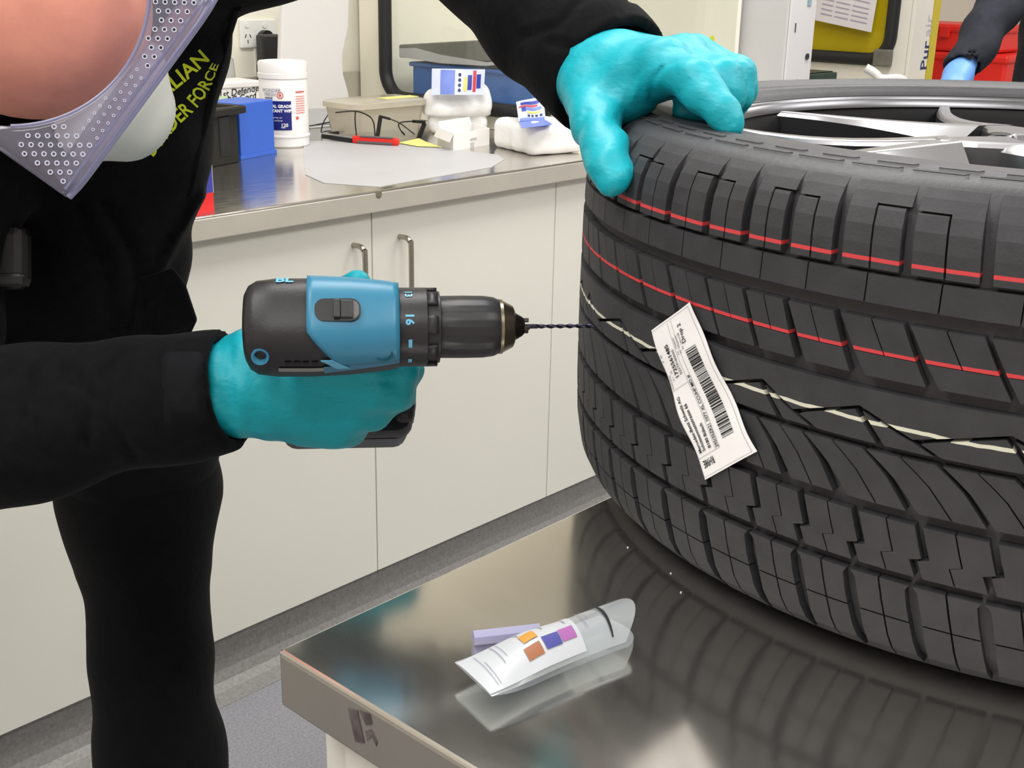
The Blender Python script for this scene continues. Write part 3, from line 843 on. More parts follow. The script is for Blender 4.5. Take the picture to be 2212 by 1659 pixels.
mat('dark_green', (40, 62, 52), 0.5)
a = YP(1725, 168, 1.80); b = YP(1790, 172, 1.80)
MB().box((a[0], 1.80, BZ), (b[0]+.05, 2.0, a[2]+0.006)).build('body', 'dark_green', dk, bev=0.004)
MB().box((a[0]+.01, 1.81, a[2]+0.0062), (b[0]+.04, 1.99, a[2]+0.009)).build('lid', 'black_plastic', dk, bev=0.002)
# red cases beyond the second hood
mat('red_plastic', (226, 42, 34), 0.4)
RX = 4.72
def redcase(label, y0, y1, z0, z1, steps):
    t = thing('red_case', label, 'case', (RX+.15, (y0+y1)/2, z0), 'stacked red cases')
    MB().box((RX, y0, z0), (RX+.3, y1, z1-.02)).build('body', 'red_plastic', t, bev=0.012)
    MB().box((RX-.008, y0-.008, z1-.032), (RX+.308, y1+.008, z1-.0)).build('lid', 'red_plastic', t, bev=0.01)
    for k in (0.3, 0.7):
        yk = y0+(y1-y0)*k
        MB().box((RX-.016, yk-.02, z1-.05), (RX-.0075, yk+.02, z1-.008)).build('latch', 'red_plastic', t, bev=0.003)
ya = XP(2175, 130, RX)[1]; yb = 2.55
zc = XP(2060, 112, RX)[2]; zt1 = XP(2060, 52, RX)[2]
redcase('red plastic case at the bottom of the red stack', ya, yb, BZ, zc-.002, 1)
redcase('red plastic case on top of the red stack behind the second person', ya+.06, yb-.02, zc, zt1, 1)

# ------------------------------------------------------------------ things on the bench
mat('tub_white', (240, 238, 236), 0.35); mat('label_navy', (26, 36, 118), 0.4); mat('ink_red', (214, 92, 80), 0.5)
mat('ink_white', (240, 240, 244), 0.5); mat('ink_grey', (130, 128, 148), 0.5)
tc_ = ZP(607, 320, BZ); tcx, tcy = tc_[0]+0.040, tc_[1]+0.036; TR = 0.0555
tub = thing('wipes_tub', 'white round disinfectant wipes tub with navy label', 'tub', (tcx, tcy, BZ))
MB().lathe([(TR-.004, BZ), (TR-.001, BZ+.003), (TR-.001, BZ+.021), (TR+.0012, BZ+.023), (TR+.0012, BZ+.026), (TR-.001, BZ+.028), (TR-.001, BZ+.148), (TR-.003, BZ+.152)], 48, (tcx, tcy, 0)).build('body', 'tub_white', tub, sm=40)
MB().lathe([(TR-.001, BZ+.150), (TR+.001, BZ+.152), (TR+.001, BZ+.162), (TR-.0005, BZ+.163), (TR-.0005, BZ+.184), (TR-.003, BZ+.188), (TR-.012, BZ+.189), (TR-.016, BZ+.187), (TR-.034, BZ+.187), (TR-.036, BZ+.1885), (0, BZ+.1885)], 48, (tcx, tcy, 0)).build('lid', 'tub_white', tub, sm=40)
va = math.atan2(-tcy, -tcx)          # side that looks at the camera
def tubfn(s, z, off): a = va+s/TR; return (tcx+(TR+off)*math.cos(a), tcy+(TR+off)*math.sin(a), z)
MB().grid(lambda u, v: tubfn(-.075+.091*u, BZ+.040+.064*v, .0002), 20, 3).build('label', 'label_navy', tub, sm=60)
m = MB()
for (tx_, sx, sz, h_, bo) in (('HOSPITAL GRADE', -.058, .0895, .0092, .0004), ('DISINFECTANT WIPES', -.066, .0795, .0092, .0004), ('Kills germs on', -.040, .066, .006, .0), ('hard surfaces', -.036, .0595, .006, .0), ('120', -.0085, .0475, .0108, .0003), ('WIPES', -.0085, .0445, .0034, .0001)):
    put_text(m, tx_, h_, lambda x, y, sx=sx, sz=sz: tubfn(sx+x, BZ+sz+y, .0006), bo)
m.build('label_lettering', 'ink_white', tub)
m = MB()
for (tx_, sx, sz, h_, bo) in (('WONDER', -.054, .1235, .0108, .0), ('FRESH', -.047, .1145, .0108, .0)):
    put_text(m, tx_, h_, lambda x, y, sx=sx, sz=sz: tubfn(sx+x, BZ+sz+y, .0006), bo)
m.grid(lambda u, v: tubfn(-.046+.021*u, BZ+.1085+.0035*v, .0006), 6, 1)
m.build('brand_lettering', 'ink_grey', tub)
m = MB()
def ring(cs, cz, r0, r1):
    m.grid(lambda u, v: tubfn(cs+(r0+(r1-r0)*v)*math.cos(2*math.pi*u), BZ+cz+(r0+(r1-r0)*v)*math.sin(2*math.pi*u), .0006), 24, 1)
ring(-.008, .1165, .0056, .0074); m.build('red_symbol', 'ink_red', tub); m = MB()
ring(-.008, .1165, 0, .0030); m.build('red_symbol_dot', 'ink_red', tub); m = MB()
for k in range(9):
    m.grid(lambda u, v: tubfn(.027+.026*u, BZ+.122-.0052*k-(.004 if k else 0)+(.0028 if k == 0 else .0014)*v, .0006), 5, 1)
m.grid(lambda u, v: tubfn(.030+.0045*(u-v), BZ+.062+.0045*(u+v), .0006), 1, 1)
o_ = m.build('fine_print', 'ink_red', tub); o_['kind'] = 'stuff'
# blue card box
mat('blue_card', (52, 98, 198), 0.45)
a = ZP(519, 346, BZ); b = ZP(597, 331, BZ)
ex = nrm([b[0]-a[0], b[1]-a[1], 0]); ey = np.array([-ex[1], ex[0], 0]); wl = np.linalg.norm((b-a)[:2])
bb = thing('blue_box', 'tall blue cardboard box beside the black caddy', 'box', (a+b)/2)
MB().obox((a+b)/2+ey*.045+np.array([0, 0, .058]), ex*(wl/2-.004), ey*.045, np.array([0, 0, .058])).build('carton', 'blue_card', bb, bev=0.002)
MB().obox((a+b)/2+ey*.045+np.array([0, 0, .004]), ex*(wl/2), ey*.047, np.array([0, 0, .004])).build('base_lip', 'blue_card', bb, bev=0.001)
MB().obox((a+b)/2+ex*(wl*.5+.012)+ey*.05+np.array([0, 0, .062]), ex*.016, ey*.02, np.array([0, 0, .013])).build('side_clip', 'dark_plastic', bb, bev=0.004)
MB().obox((a+b)/2+ex*(wl*.5+.006)+ey*.05+np.array([0, 0, .006]), ex*.022, ey*.025, np.array([0, 0, .006])).build('side_foot', 'dark_plastic', bb, bev=0.003)
# black caddy
kc = thing('black_caddy', 'open black plastic caddy on the bench beside the blue box', 'caddy', ZP(440, 345, BZ))
mat('caddy_black', (38, 37, 34), 0.5, spec=0.25)
a = ZP(516, 349, BZ)-np.array([0.004, 0.004, 0]); LX, LYY = .26, .17
c0 = a+ey*.0
o = c0-ex*LX*.5+ey*LYY*.5
m = MB()
H_ = .112; w_ = .004
for (du, dv, hu, hv) in ((0, -LYY/2, LX/2, w_), (0, LYY/2, LX/2, w_), (-LX/2, 0, w_, LYY/2), (LX/2, 0, w_, LYY/2)):
    m.obox(o+ex*du+ey*dv+np.array([0, 0, H_/2]), ex*hu, ey*hv, np.array([0, 0, H_/2]))
m.obox(o+np.array([0, 0, .004]), ex*LX/2, ey*LYY/2, np.array([0, 0, .004]))
m.build('walls', 'caddy_black', kc, bev=0.004)
rp = [o+ex*i*(LX/2+.008)+ey*j*(LYY/2+.008)+np.array([0, 0, H_-.004]) for i, j in ((-1, -1), (1, -1), (1, 1), (-1, 1))]
m = MB()
for p, q in zip(rp, rp[1:]+rp[:1]): m.obox((p+q)/2, (q-p)/2+nrm(q-p)*.007, np.cross([0, 0, 1], nrm(q-p))*.009, np.array([0, 0, .008]))
m.build('rim', 'caddy_black', kc, bev=0.004)
m = MB(); m.obox(o+ex*(LX/2-.045)-ey*(LYY/2+.004)+np.array([0, 0, .058]), ex*.016, ey*.002, np.array([0, 0, .040])); m.build('grip_recess', 'black_plastic', kc, bev=0.003)
m = MB(); m.prism([o+ex*(LX/2-.13+dx)-ey*(LYY/2+.006)+np.array([0, 0, z]) for dx, z in ((-.022, .012), (.022, .012), (.028, .03), (.012, .075), (-.002, .05), (-.012, .075), (-.028, .03))], -ey*.004)
mat('latch_grey', (96, 96, 98), 0.4); m.build('latch', 'latch_grey', kc, bev=0.003)
# handwritten white carton
wc = thing('white_carton', 'white carton with black handwriting behind the caddy', 'carton', YP(500, 300, 2.47))
yc = 2.46; a = YP(440, 180, yc); b = YP(562, 176, yc)
MB().box((a[0], yc, BZ), (b[0], yc+.09, b[2])).build('carton', 'tub_white', wc, bev=0.003)
MB().box((a[0], yc-.003, b[2]-.012), (b[0]+.002, yc+.092, b[2]+.003)).build('lid', 'tub_white', wc, bev=0.003)
m = MB(); e = YP(474, 213, yc-.004); f = YP(482, 226, yc-.004)
put_text(m, '1st Defender', .0235, plane_fn((e[0], yc-.0012, e[2]), np.array([.98, 0, .10]), np.array([.12, 0, .98])), .00018)
put_text(m, 'PC Cord', .0235, plane_fn((f[0]+.012, yc-.0012, f[2]), np.array([.98, 0, .10]), np.array([.12, 0, .98])), .00018)
m.build('handwriting', 'ink_black', wc)
MB().box((a[0]+.02, yc-.0015, b[2]-.05), (a[0]+.062, yc-.0003, b[2]-.028)).build('green_sticker', mat('pale_green', (214, 232, 190), 0.6), wc)
# clear tub behind
film('clear_plastic', (238, 240, 240), (232, 236, 238), 0.34, 0.12, 0.6)
cc = thing('clear_canister', 'clear plastic canister against the wall behind the white carton', 'canister', YP(490, 300, 2.62))
a = YP(498, 180, 2.62)
MB().lathe([(.034, BZ), (.035, BZ+.02), (.036, a[2]-.01), (.036, a[2]), (.032, YP(498, 130, 2.62)[2]), (.024, YP(498, 122, 2.62)[2]), (0, YP(498, 121, 2.62)[2])], 28, (a[0]-.002, 2.655, 0)).build('body', 'clear_plastic', cc, sm=50)
MB().lathe([(.0365, a[2]-.006), (.0375, a[2]-.004), (.0375, a[2]+.004), (.0365, a[2]+.006)], 28, (a[0]-.002, 2.655, 0), cap=False).build('ring', 'clear_plastic', cc, sm=50)
# red and blue carton at the bench edge
mat('card_blue', (70, 70, 168), 0.45); mat('card_red', (232, 44, 46), 0.45)
rb = thing('red_blue_box', 'small red and blue carton on the front edge of bench', 'box', ZP(440, 462, BZ))
a = ZP(465, 455, BZ); b = C(463, 342, 1.0); hgt = .094
exr = nrm([1, .25, 0]); eyr = np.array([-exr[1], exr[0], 0])
o = a-exr*.055+eyr*.02
MB().obox(o+np.array([0, 0, .0155]), exr*.055, eyr*.018, np.array([0, 0, .0155])).build('red_band', 'card_red', rb)
MB().obox(o+np.array([0, 0, .0615]), exr*.055, eyr*.018, np.array([0, 0, .0305])).build('blue_panel', 'card_blue', rb)
MB().obox(o+np.array([0, 0, .093]), exr*.055, eyr*.018, np.array([0, 0, .001])).build('red_top', 'card_red', rb)
MB().obox(o+exr*.0555+np.array([0, 0, .062]), exr*.0004, eyr*.018, np.array([0, 0, .032])).build('white_edge', 'tub_white', rb)
m = MB(); put_text(m, 'K', .016, plane_fn(o-eyr*.0185+exr*.028+np.array([0, 0, .056]), exr, np.array([0, 0, 1.])), .001); put_text(m, 's', .014, plane_fn(o-eyr*.0185+exr*.030+np.array([0, 0, .078]), exr, np.array([0, 0, 1.])), .0006); m.build('lettering', 'ink_white', rb)
# power outlet and adaptor
WY = WALL_Y
a = YP(514, 42, WY); b = YP(594, 106, WY)
oz0, oz1 = YP(514, 104, WY)[2], YP(514, 42, WY)[2]
ol = thing('power_outlet', 'white double power outlet on the cream wall', 'outlet', ((a[0]+b[0])/2, WY, (oz0+oz1)/2))
MB().box((a[0], WY-.010, oz0), (b[0], WY-.0002, oz1)).build('plate', 'white_plastic', ol, bev=0.003)
for px in (534, 572):
    s = YP(px, 55, WY-.012); MB().lathe([(0, 0), (.0062, 0), (.0062, .003), (0, .003)], 14, (s[0], WY-.010, s[2]), (0, -1, 0)).build('switch', 'white_plastic', ol)
m = MB()
for (px, py, ang) in ((531, 78, 25), (541, 78, -25), (536, 90, 0)):
    s = YP(px, py, WY-.0105); d = np.array([math.sin(math.radians(ang)), 0, math.cos(math.radians(ang))])
    m.obox((s[0], WY-.0102, s[2]), nrm(np.cross(d, [0, 1, 0]))*.0011, np.array([0, .0006, 0]), d*.0046)
m.build('socket_slot', 'dark_plastic', ol)
ad = thing('power_adaptor', 'black power adaptor plugged into the wall outlet', 'adaptor', YP(585, 105, WY-.05))
s = YP(570, 82, WY-.02); MB().lathe([(.0, .0), (.017, .0), (.020, .006), (.020, .024), (0, .024)], 20, (s[0]+.002, WY-.0105, s[2]), (0, -1, 0)).build('plug', 'black_plastic', ad, sm=40)
a = YP(563, 75, WY-.06); b = YP(608, 136, WY-.06)
MB().box((a[0], WY-.066, b[2]), (b[0], WY-.0355, a[2])).build('block', 'dark_plastic', ad, bev=0.006)
MB().box((a[0]-.004, WY-.064, b[2]-.055), (b[0]-.014, WY-.038, b[2]-.0005)).build('cord_relief', 'dark_plastic', ad, bev=0.005)
# wall duct below the outlet
MB().box((YP(548, 120, WY)[0], WY-.008, BZ+.113), (YP(560, 120, WY)[0], WY-.0003, oz0-.001)).build('cable_duct', 'white_plastic', ol)
# blurred white panel
mat('panel_white', (226, 224, 222), 0.5); mat('panel_back', (206, 200, 182), 0.5)
pn = thing('white_display_panel', 'plain tall white panel with rounded corners at back of bench', 'panel', (2.0, 2.52, BZ))
PY = 2.50
pts = [(640, 239), (752, 236), (758, 225), (752, 195), (742, 160), (741, 120), (753, 60), (757, -40), (750, -60), (625, -60), (614, -40), (608, 60), (606, 130), (618, 225)]
pl = [YP(x, y, PY) for x, y in pts]
MB().prism(pl, (0, .016, 0)).build('panel', 'panel_white', pn, bev=0.004)
pm = (pl[0]+pl[1])/2
MB().box((pm[0]-.05, PY-.01, BZ), (pm[0]+.05, PY+.07, BZ+.005)).build('foot_plate', 'grey_plastic', pn, bev=0.002)
MB().box((pm[0]-.055, PY+.001, BZ+.006), (pm[0]+.055, PY+.014, pl[0][2]+.012)).build('foot_neck', 'grey_plastic', pn, bev=0.002)
# thin black cable
cb = thing('cable', 'thin black cable looped on the bench behind the knife', 'cable', ZP(720, 290, BZ))
z = BZ+.0022
cp = [(648, 268), (668, 272), (690, 268), (716, 262), (726, 250), (716, 240), (700, 262), (694, 285), (706, 297), (735, 283), (750, 262), (742, 245), (722, 250), (712, 262), (720, 285), (733, 292)]
P3 = []
for i, (x, y) in enumerate(cp):
    p = ZP(x, min(y+2, 300), BZ+.003); 
    p = YP(x, y, 2.40+.012*math.sin(i*1.7))
    P3.append(np.array([p[0], p[1], max(p[2], BZ+.003)]))
MB().tube(spline(P3, 5), .0014, 6).build('looped_cord', 'black_plastic', cb, sm=60)
P3 = [YP(x, y, 2.212) for x, y in ((725, 243), (765, 240), (790, 247), (806, 262), (811, 290))]
P3[-1][2] = BZ+.004
MB().tube(spline(P3, 6), .0016, 6).build('arched_cord', 'black_plastic', cb, sm=60)
P3 = [YP(x, y, 2.214) for x, y in ((768, 240), (767, 262), (771, 284))]
P3[-1][2] = BZ+.003
MB().tube(spline(P3, 6), .0016, 6).build('hanging_cord', 'black_plastic', cb, sm=60)
# folding cutter
mat('cutter_red', (228, 44, 36), 0.35); mat('bright_steel', (190, 192, 196), 0.2, metal=1.0)
a = ZP(762, 302, BZ+.008); b = ZP(862, 308, BZ+.008); dx = nrm(b-a); dy = nrm(np.cross([0, 0, 1], dx)); ku = np.array([0, 0, 1.])
kn = thing('hand_tool', 'red handled cutter with steel blade on the bench', 'tool', ZP(800, 305, BZ))
L_ = np.linalg.norm(b-a); c = (a+b)/2+ku*.001
me = nets(lambda P: sd_box(P, c, (L_/2, .0085, .0095), (dx, dy, ku), .006), c-.09, c+.09, .0028, 'handle'); link('handle', me, 'cutter_red', kn)
MB().obox(c+dx*.004+ku*.0088-dy*.003, dx*L_*.36, dy*.0062, ku*.0016).build('grip_inlay', 'latch_grey', kn, bev=0.001)
MB().obox(c-dx*.0-dy*.0082-ku*.004, dx*L_*.38, dy*.0012, ku*.0028).build('grip_strip', 'latch_grey', kn, bev=0.001)
p = ZP(697, 291, BZ+.012); q = a+ku*.002
MB().obox((p+q)/2+ku*.003, (q-p)/2, dy*.0035, ku*.0022).build('blade', 'bright_steel', kn, bev=0.001)
MB().obox((p+q)/2-ku*.004, (q-p)/2, dy*.005, ku*.0042).build('lower_jaw', 'black_plastic', kn, bev=0.001)
r_ = ZP(744, 285, BZ+.012); MB().obox((p+r_)/2, (r_-p)/2, dy*.006, ku*.004).build('clip', 'dark_plastic', kn, bev=0.002)
# spectacles
gl = thing('spectacles', 'black framed spectacles lying on the bench', 'glasses', ZP(850, 305, BZ))
GY = 2.17
def gp(x, y, Y=GY): return YP(x, y, Y)
m = MB()
def bar(A, B, w, h): m.obox((A+B)/2, (B-A)/2, np.array([0, w, 0]), nrm(np.cross(nrm(B-A), [0, 1, 0]))*h)
bar(gp(815, 298), gp(822, 252), .003, .0042); bar(gp(820, 251), gp(842, 257), .003, .0028); m.build('lens_frame', 'black_plastic', gl, bev=0.0008); m = MB()
bar(gp(917, 266), gp(904, 300), .003, .0052); bar(gp(918, 264), gp(892, 262), .003, .0035); bar(gp(905, 299), gp(890, 307), .003, .0035); bar(gp(892, 307), gp(864, 308), .003, .0016)
m.build('lens_frame', 'black_plastic', gl, bev=0.0008)
MB().tube(spline([gp(840, 256), gp(865, 267), gp(895, 290)], 6), .0014, 6).build('temple_arm', 'black_plastic', gl, sm=60)
MB().tube(spline([gp(892, 262), gp(868, 264), gp(861, 270), gp(866, 282), gp(874, 291)], 6), [.0016]*20+[.0024]*5, 6).build('temple_arm', 'black_plastic', gl, sm=60)
lens = [gp(x, y, GY+.001) for x, y in ((826, 256), (860, 266), (900, 272), (888, 303), (866, 306), (822, 300))]
MB().prism(lens, (0, .0012, 0)).build('lens', 'clear_glass', gl)
# clear food container with lid
ct = thing('clear_container', 'clear plastic container with lid in front of the fume hood', 'container', ZP(845, 300, BZ))
cy0 = 2.235; a = YP(772, 236, cy0); b = YP(922, 240, cy0); zt = YP(850, 226, cy0)[2]
film('cloudy_plastic', (244, 242, 236), (236, 230, 216), 0.62, 0.2, 0.5)
a0_ = a[0]-.004; b0_ = b[0]+.004
m = MB(); 
def rr(x0, x1, y0, y1, z, r, n=4):
    out = []
    for (cx, cy, A) in ((x1-r, y1-r, 0), (x0+r, y1-r, 90), (x0+r, y0+r, 180), (x1-r, y0+r, 270)):
        for k in range(n+1): q = math.radians(A+90*k/n); out.append((cx+r*math.cos(q), cy+r*math.sin(q), z))
    return out
def loft(m, rings, cap0=True, cap1=True):
    n = len(rings[0]); vs = [p for r in rings for p in r]; fs = []
    for j in range(len(rings)-1):
        for i in range(n): fs.append((j*n+i, j*n+(i+1) % n, (j+1)*n+(i+1) % n, (j+1)*n+i))
    if cap0: fs.append(tuple(range(n-1, -1, -1)))
    if cap1: fs.append(tuple((len(rings)-1)*n+i for i in range(n)))
    m.add(vs, fs); return m
loft(m, [rr(a0_+.012, b0_-.012, cy0+.012, cy0+.118, BZ, .02), rr(a0_, b0_, cy0, cy0+.13, zt, .025)], True, False).build('bowl', 'cloudy_plastic', ct, sm=40)
m = MB(); loft(m, [rr(a0_-.006, b0_+.006, cy0-.006, cy0+.136, zt-.006, .03), rr(a0_-.006, b0_+.006, cy0-.006, cy0+.136, zt+.006, .03), rr(a0_+.006, b0_-.006, cy0+.006, cy0+.124, zt+.010, .02)]).build('lid', 'cloudy_plastic', ct, sm=40)
mat('yellow_tape', (238, 236, 140), 0.5)
p = YP(824, 217, cy0+.05); q = YP(892, 219, cy0+.05)
MB().box((p[0], cy0+.03, zt+.0101), (q[0], cy0+.062, zt+.0115)).build('yellow_strip', 'yellow_tape', ct)
# small open white carton
sb = thing('small_open_box', 'small open white carton beside the wipes pack', 'box', ZP(990, 320, BZ))
A, B, D_ = ZP(980, 326, BZ), ZP(1056, 312, BZ), ZP(946, 312, BZ)
sx_ = (B-A); sy_ = (D_-A); hz = np.array([0, 0, .038]); t_ = .0012
m = MB()
for (o, v) in ((A, sx_), (A+sy_, sx_), (A, sy_), (A+sx_, sy_)):
    n = nrm(np.cross(v, [0, 0, 1])); m.obox(o+v/2+hz/2, v/2, n*t_, hz/2)
m.prism([A, B, B+sy_, A+sy_], (0, 0, .002)); m.build('carton', 'tub_white', sb)
m = MB(); f0 = A+sy_+hz; v = sx_*.8; m.grid(lambda u, w: f0+sx_*(.05+.9*u)+nrm(sy_)*.012*w+np.array([0, 0, .012])*w, 4, 2, thick=(0, 0, .001)); m.build('flap', 'tub_white', sb)
m = MB(); f0 = A+hz; m.grid(lambda u, w: f0+sy_*u+nrm(-sx_)*.016*w-np.array([0, 0, .018])*w, 4, 2, thick=(0, 0, .001)); m.build('flap', 'tub_white', sb)
nn = nrm(np.cross(sx_, [0, 0, 1.])); m = MB(); put_text(m, 'ADMAT', .008, plane_fn(A+sx_*.44+nn*.0016+np.array([0, 0, .016]), nrm(sx_), np.array([0, 0, 1.]))); m.build('lettering', 'ink_grey', sb)
MB().obox(A+sx_*.5+nn*.0018+np.array([0, 0, .006]), nrm(sx_)*.007, nn*.0004, np.array([0, 0, .006])).build('grey_tab', 'grey_plastic', sb)
# wipes packs
mat('pack_white', (246, 246, 246), 0.35, bump=(55, 0.5, (1, 1, 1), 0.004)); mat('print_blue', (110, 132, 214), 0.4); mat('print_navy', (36, 56, 160), 0.4); mat('print_pale', (206, 214, 240), 0.35); mat('print_red', (206, 58, 66), 0.4); mat('print_yellow', (226, 206, 110), 0.4)
def label_sheet(t, c4, dirs, hb=True):
    c4 = [np.asarray(p, float) for p in c4]
    n = nrm(np.cross(c4[1]-c4[0], c4[3]-c4[0])); 
    if n@(CAMP-c4[0]) < 0: n = -n
    def f(u, v, o=0.0): return (c4[0]*(1-u)+c4[1]*u)*(1-v)+(c4[3]*(1-u)+c4[2]*u)*v+n*(o+.004*math.sin(u*7)*math.sin(v*3))
    MB().grid(lambda u, v: f(u, v), 10, 6, thick=-n*.0006).build('label_flap', 'print_pale', t, sm=60)
    return f
p_l = thing('wipes_pack', 'open white wipes pack with peeled back blue label leaning behind the small carton', 'wipes pack', ZP(985, 275, BZ), 'wipes packs')
ccn = YP(988, 226, 2.20)
axl = (nrm([.72, -.66, .12]), nrm([.3, .35, .9]), None); a1 = nrm(axl[0]); a3 = nrm(axl[1]-a1*(axl[1]@a1)); a2 = np.cross(a3, a1)
ccn2 = ccn+np.array([.0, .0, -.004])
def fpack(P):
    d = sd_box(P, ccn2, (.084, .042, .040), (a1, a2, a3), .024)
    q = P-ccn2
    return np.maximum(d+.0045*np.sin((q@a1)*95+1.2*np.sin((q@a3)*60))*np.sin((q@a2)*70+1), BZ+.045-P[..., 2])
me = nets(fpack, ccn2-.13, ccn2+.13, .004, 'pack'); me_v = np.array([v.co[:] for v in me.vertices]); low = me_v[:, 2].min()
link('pack', me, 'pack_white', p_l)
_h1 = nrm([a1[0], a1[1], 0]); _h2 = np.array([-_h1[1], _h1[0], 0]); _pc = np.array([ccn2[0], ccn2[1], BZ+.034])
link('pack_fold', nets(lambda P: np.maximum(sd_box(P, _pc, (.072, .032, .036), (_h1, _h2, np.array([0, 0, 1.])), .018)+.003*np.sin(P@_h1*90)*np.sin(P[..., 2]*110), BZ+.0006-P[..., 2]), _pc-.12, _pc+.12, .005, 'pack_fold'), 'pack_white', p_l)
f = label_sheet(p_l, [YP(932, 205, 2.20), YP(1045, 205, 2.10), YP(1048, 150, 2.12), YP(933, 148, 2.22)], None)
def patchq(name, mt, t, f, u0, u1, v0, v1):
    MB().grid(lambda u, v: f(u0+(u1-u0)*u, v0+(v1-v0)*v, .0009), 8, 5).build(name, mt, t, sm=60)
patchq('blue_print', 'print_blue', p_l, f, .17, .44, .02, .95); patchq('navy_print', 'print_navy', p_l, f, .68, .76, .2, .78); patchq('red_print', 'print_red', p_l, f, .78, .84, .12, .95); patchq('yellow_print', 'print_yellow', p_l, f, .60, .67, .15, .7); patchq('navy_print', 'print_navy', p_l, f, .85, .93, .25, .8)
m = MB()
for k in range(4):
    for j in range(1):
        m.grid(lambda u, v: f(.53+.028*math.cos(2*math.pi*u)*v, .18+.2*k+.07*math.sin(2*math.pi*u)*v, .0011), 12, 1)
m.build('dot_print', 'ink_blue', p_l)
p_r = thing('wipes_pack', 'full white wipes pack with upright blue label near the bench edge', 'wipes pack', ZP(1150, 330, BZ), 'wipes packs')
A, B, D_ = ZP(1148, 339, BZ), ZP(1244, 332, BZ), ZP(1066, 320, BZ)
e1 = nrm(B-A); e2 = nrm(D_-A); e2 = nrm(e2-e1*(e2@e1)); lw = np.linalg.norm(B-A)+.03; ld = np.linalg.norm(D_-A)+.02
cR = A+e1*lw/2+e2*ld/2+np.array([0, 0, .034])
def fpk(P):
    q = P-cR; u = q@e1; v = q@e2
    d = sd_box(P, cR, (lw/2, ld/2, .034), (e1, e2, np.array([0, 0, 1.])), .018)
    return np.maximum(d+.003*np.sin(u*80+2*np.sin(v*50))*np.sin(v*45+.5), BZ+.0005-P[..., 2])
link('pack', nets(fpk, cR-.16, cR+.16, .0045, 'pack'), 'pack_white', p_r)
f = label_sheet(p_r, [YP(1121, 262, 1.86), YP(1178, 258, 1.86), YP(1171, 208, 1.90), YP(1115, 220, 1.90)], None)
patchq('blue_base', 'print_blue', p_r, f, .03, .97, .0, .12); patchq('navy_print', 'print_navy', p_r, f, .12, .85, .74, .88); patchq('navy_print', 'print_navy', p_r, f, .12, .28, .42, .62); patchq('red_print', 'print_red', p_r, f, .05, .80, .63, .71); patchq('yellow_print', 'print_yellow', p_r, f, .32, .85, .32, .42); patchq('blue_print', 'print_blue', p_r, f, .30, .9, .47, .60)
m = MB()
for k in range(4): m.grid(lambda u, v: f(.38+.16*k+.055*math.cos(2*math.pi*u)*v, .21+.055*math.sin(2*math.pi*u)*v, .0011), 12, 1)
m.build('dot_print', 'ink_blue', p_r)
q0 = cR+np.array([0, 0, .0345]); c4 = [ZP(1128, 278, BZ+.069), ZP(1195, 270, BZ+.069), ZP(1175, 258, BZ+.069), ZP(1121, 262, BZ+.069)]
MB().grid(lambda u, v: (c4[0]*(1-u)+c4[1]*u)*(1-v)+(c4[3]*(1-u)+c4[2]*u)*v+np.array([0, 0, .001]), 4, 2).build('blue_base', 'print_blue', p_r)
# loose sheet and sticky note
mat('sheet_grey', (184, 183, 186), 0.45, noise=(5, 0.06))
sp = [(657, 306), (735, 303), (900, 313), (1075, 335), (1090, 345), (1060, 362), (820, 404), (700, 396), (660, 378), (655, 340)]
s_ = thing('paper_sheet', 'large blank pale grey sheet lying flat on the steel bench', 'sheet', ZP(850, 350, BZ))
MB().prism([ZP(x, y, BZ+.0001) for x, y in sp], (0, 0, .0009)).build('sheet', 'sheet_grey', s_)
n_t = thing('sticky_note', 'pale yellow note under the spectacles', 'note', ZP(915, 310, BZ))
MB().prism([ZP(x, y, BZ+.0026) for x, y in ((862, 309), (905, 299), (918, 306), (955, 318), (900, 316))], (0, 0, .001)).build('paper', 'yellow_tape', n_t)

# ------------------------------------------------------------------ on the steel table: test pouch and vial
film('pouch_clear', (240, 244, 248), (222, 228, 232), 0.5, 0.15, 0.6)
mat('pouch_white', (184, 188, 193), 0.4); mat('sw_orange', (196, 140, 58), 0.5); mat('sw_brown', (150, 94, 64), 0.5); mat('sw_blue', (68, 71, 142), 0.5); mat('sw_violet', (155, 92, 155), 0.5)
po = thing('test_pouch', 'clear plastic drug test pouch with printed colour squares on the table', 'pouch', ZP(1165, 1420, TZ))
def pbase(x, y, h): return ZP(x, y, TZ+h)
# outline rails (near side and far side) from the sealed left end to the round right end
near = [(1062, 1508), (1110, 1490), (1180, 1458), (1250, 1428), (1310, 1405), (1352, 1390)]
far = [(982, 1434), (1040, 1412), (1110, 1384), (1190, 1360), (1240, 1340), (1296, 1319)]
nA = spline([pbase(x, y, .010) for x, y in near], 5); fA = spline([pbase(x, y, .010) for x, y in far], 5)
NP = len(nA)
def pouch(u, v, top=True):
    i = u*(NP-1); k = min(int(i), NP-2); s = i-k
    a = nA[k]*(1-s)+nA[k+1]*s; b = fA[k]*(1-s)+fA[k+1]*s
    bul = .0115*math.sin(math.pi*v)**.7*min(1, .08+u*2.2)
    p = a*(1-v)+b*v
    e = (1-(2*v-1)**2)
    if u > .85: p = p+nrm(fA[-1]-fA[-4])*.016*e*(u-.85)/.15
    return p+np.array([0, 0, .001+(bul if top else -bul*.5-.004*min(1, u*3))])
MB().grid(lambda u, v: pouch(u, v), 30, 12).build('upper_film', 'pouch_clear', po, sm=60)
MB().grid(lambda u, v: pouch(u, v, False), 30, 12).build('lower_film', 'pouch_clear', po, sm=60)
MB().grid(lambda u, v: pouch(.0+.66*u, .03+.9*v)+np.array([0, 0, .0006]), 20, 10).build('printed_panel', 'pouch_white', po, sm=60)
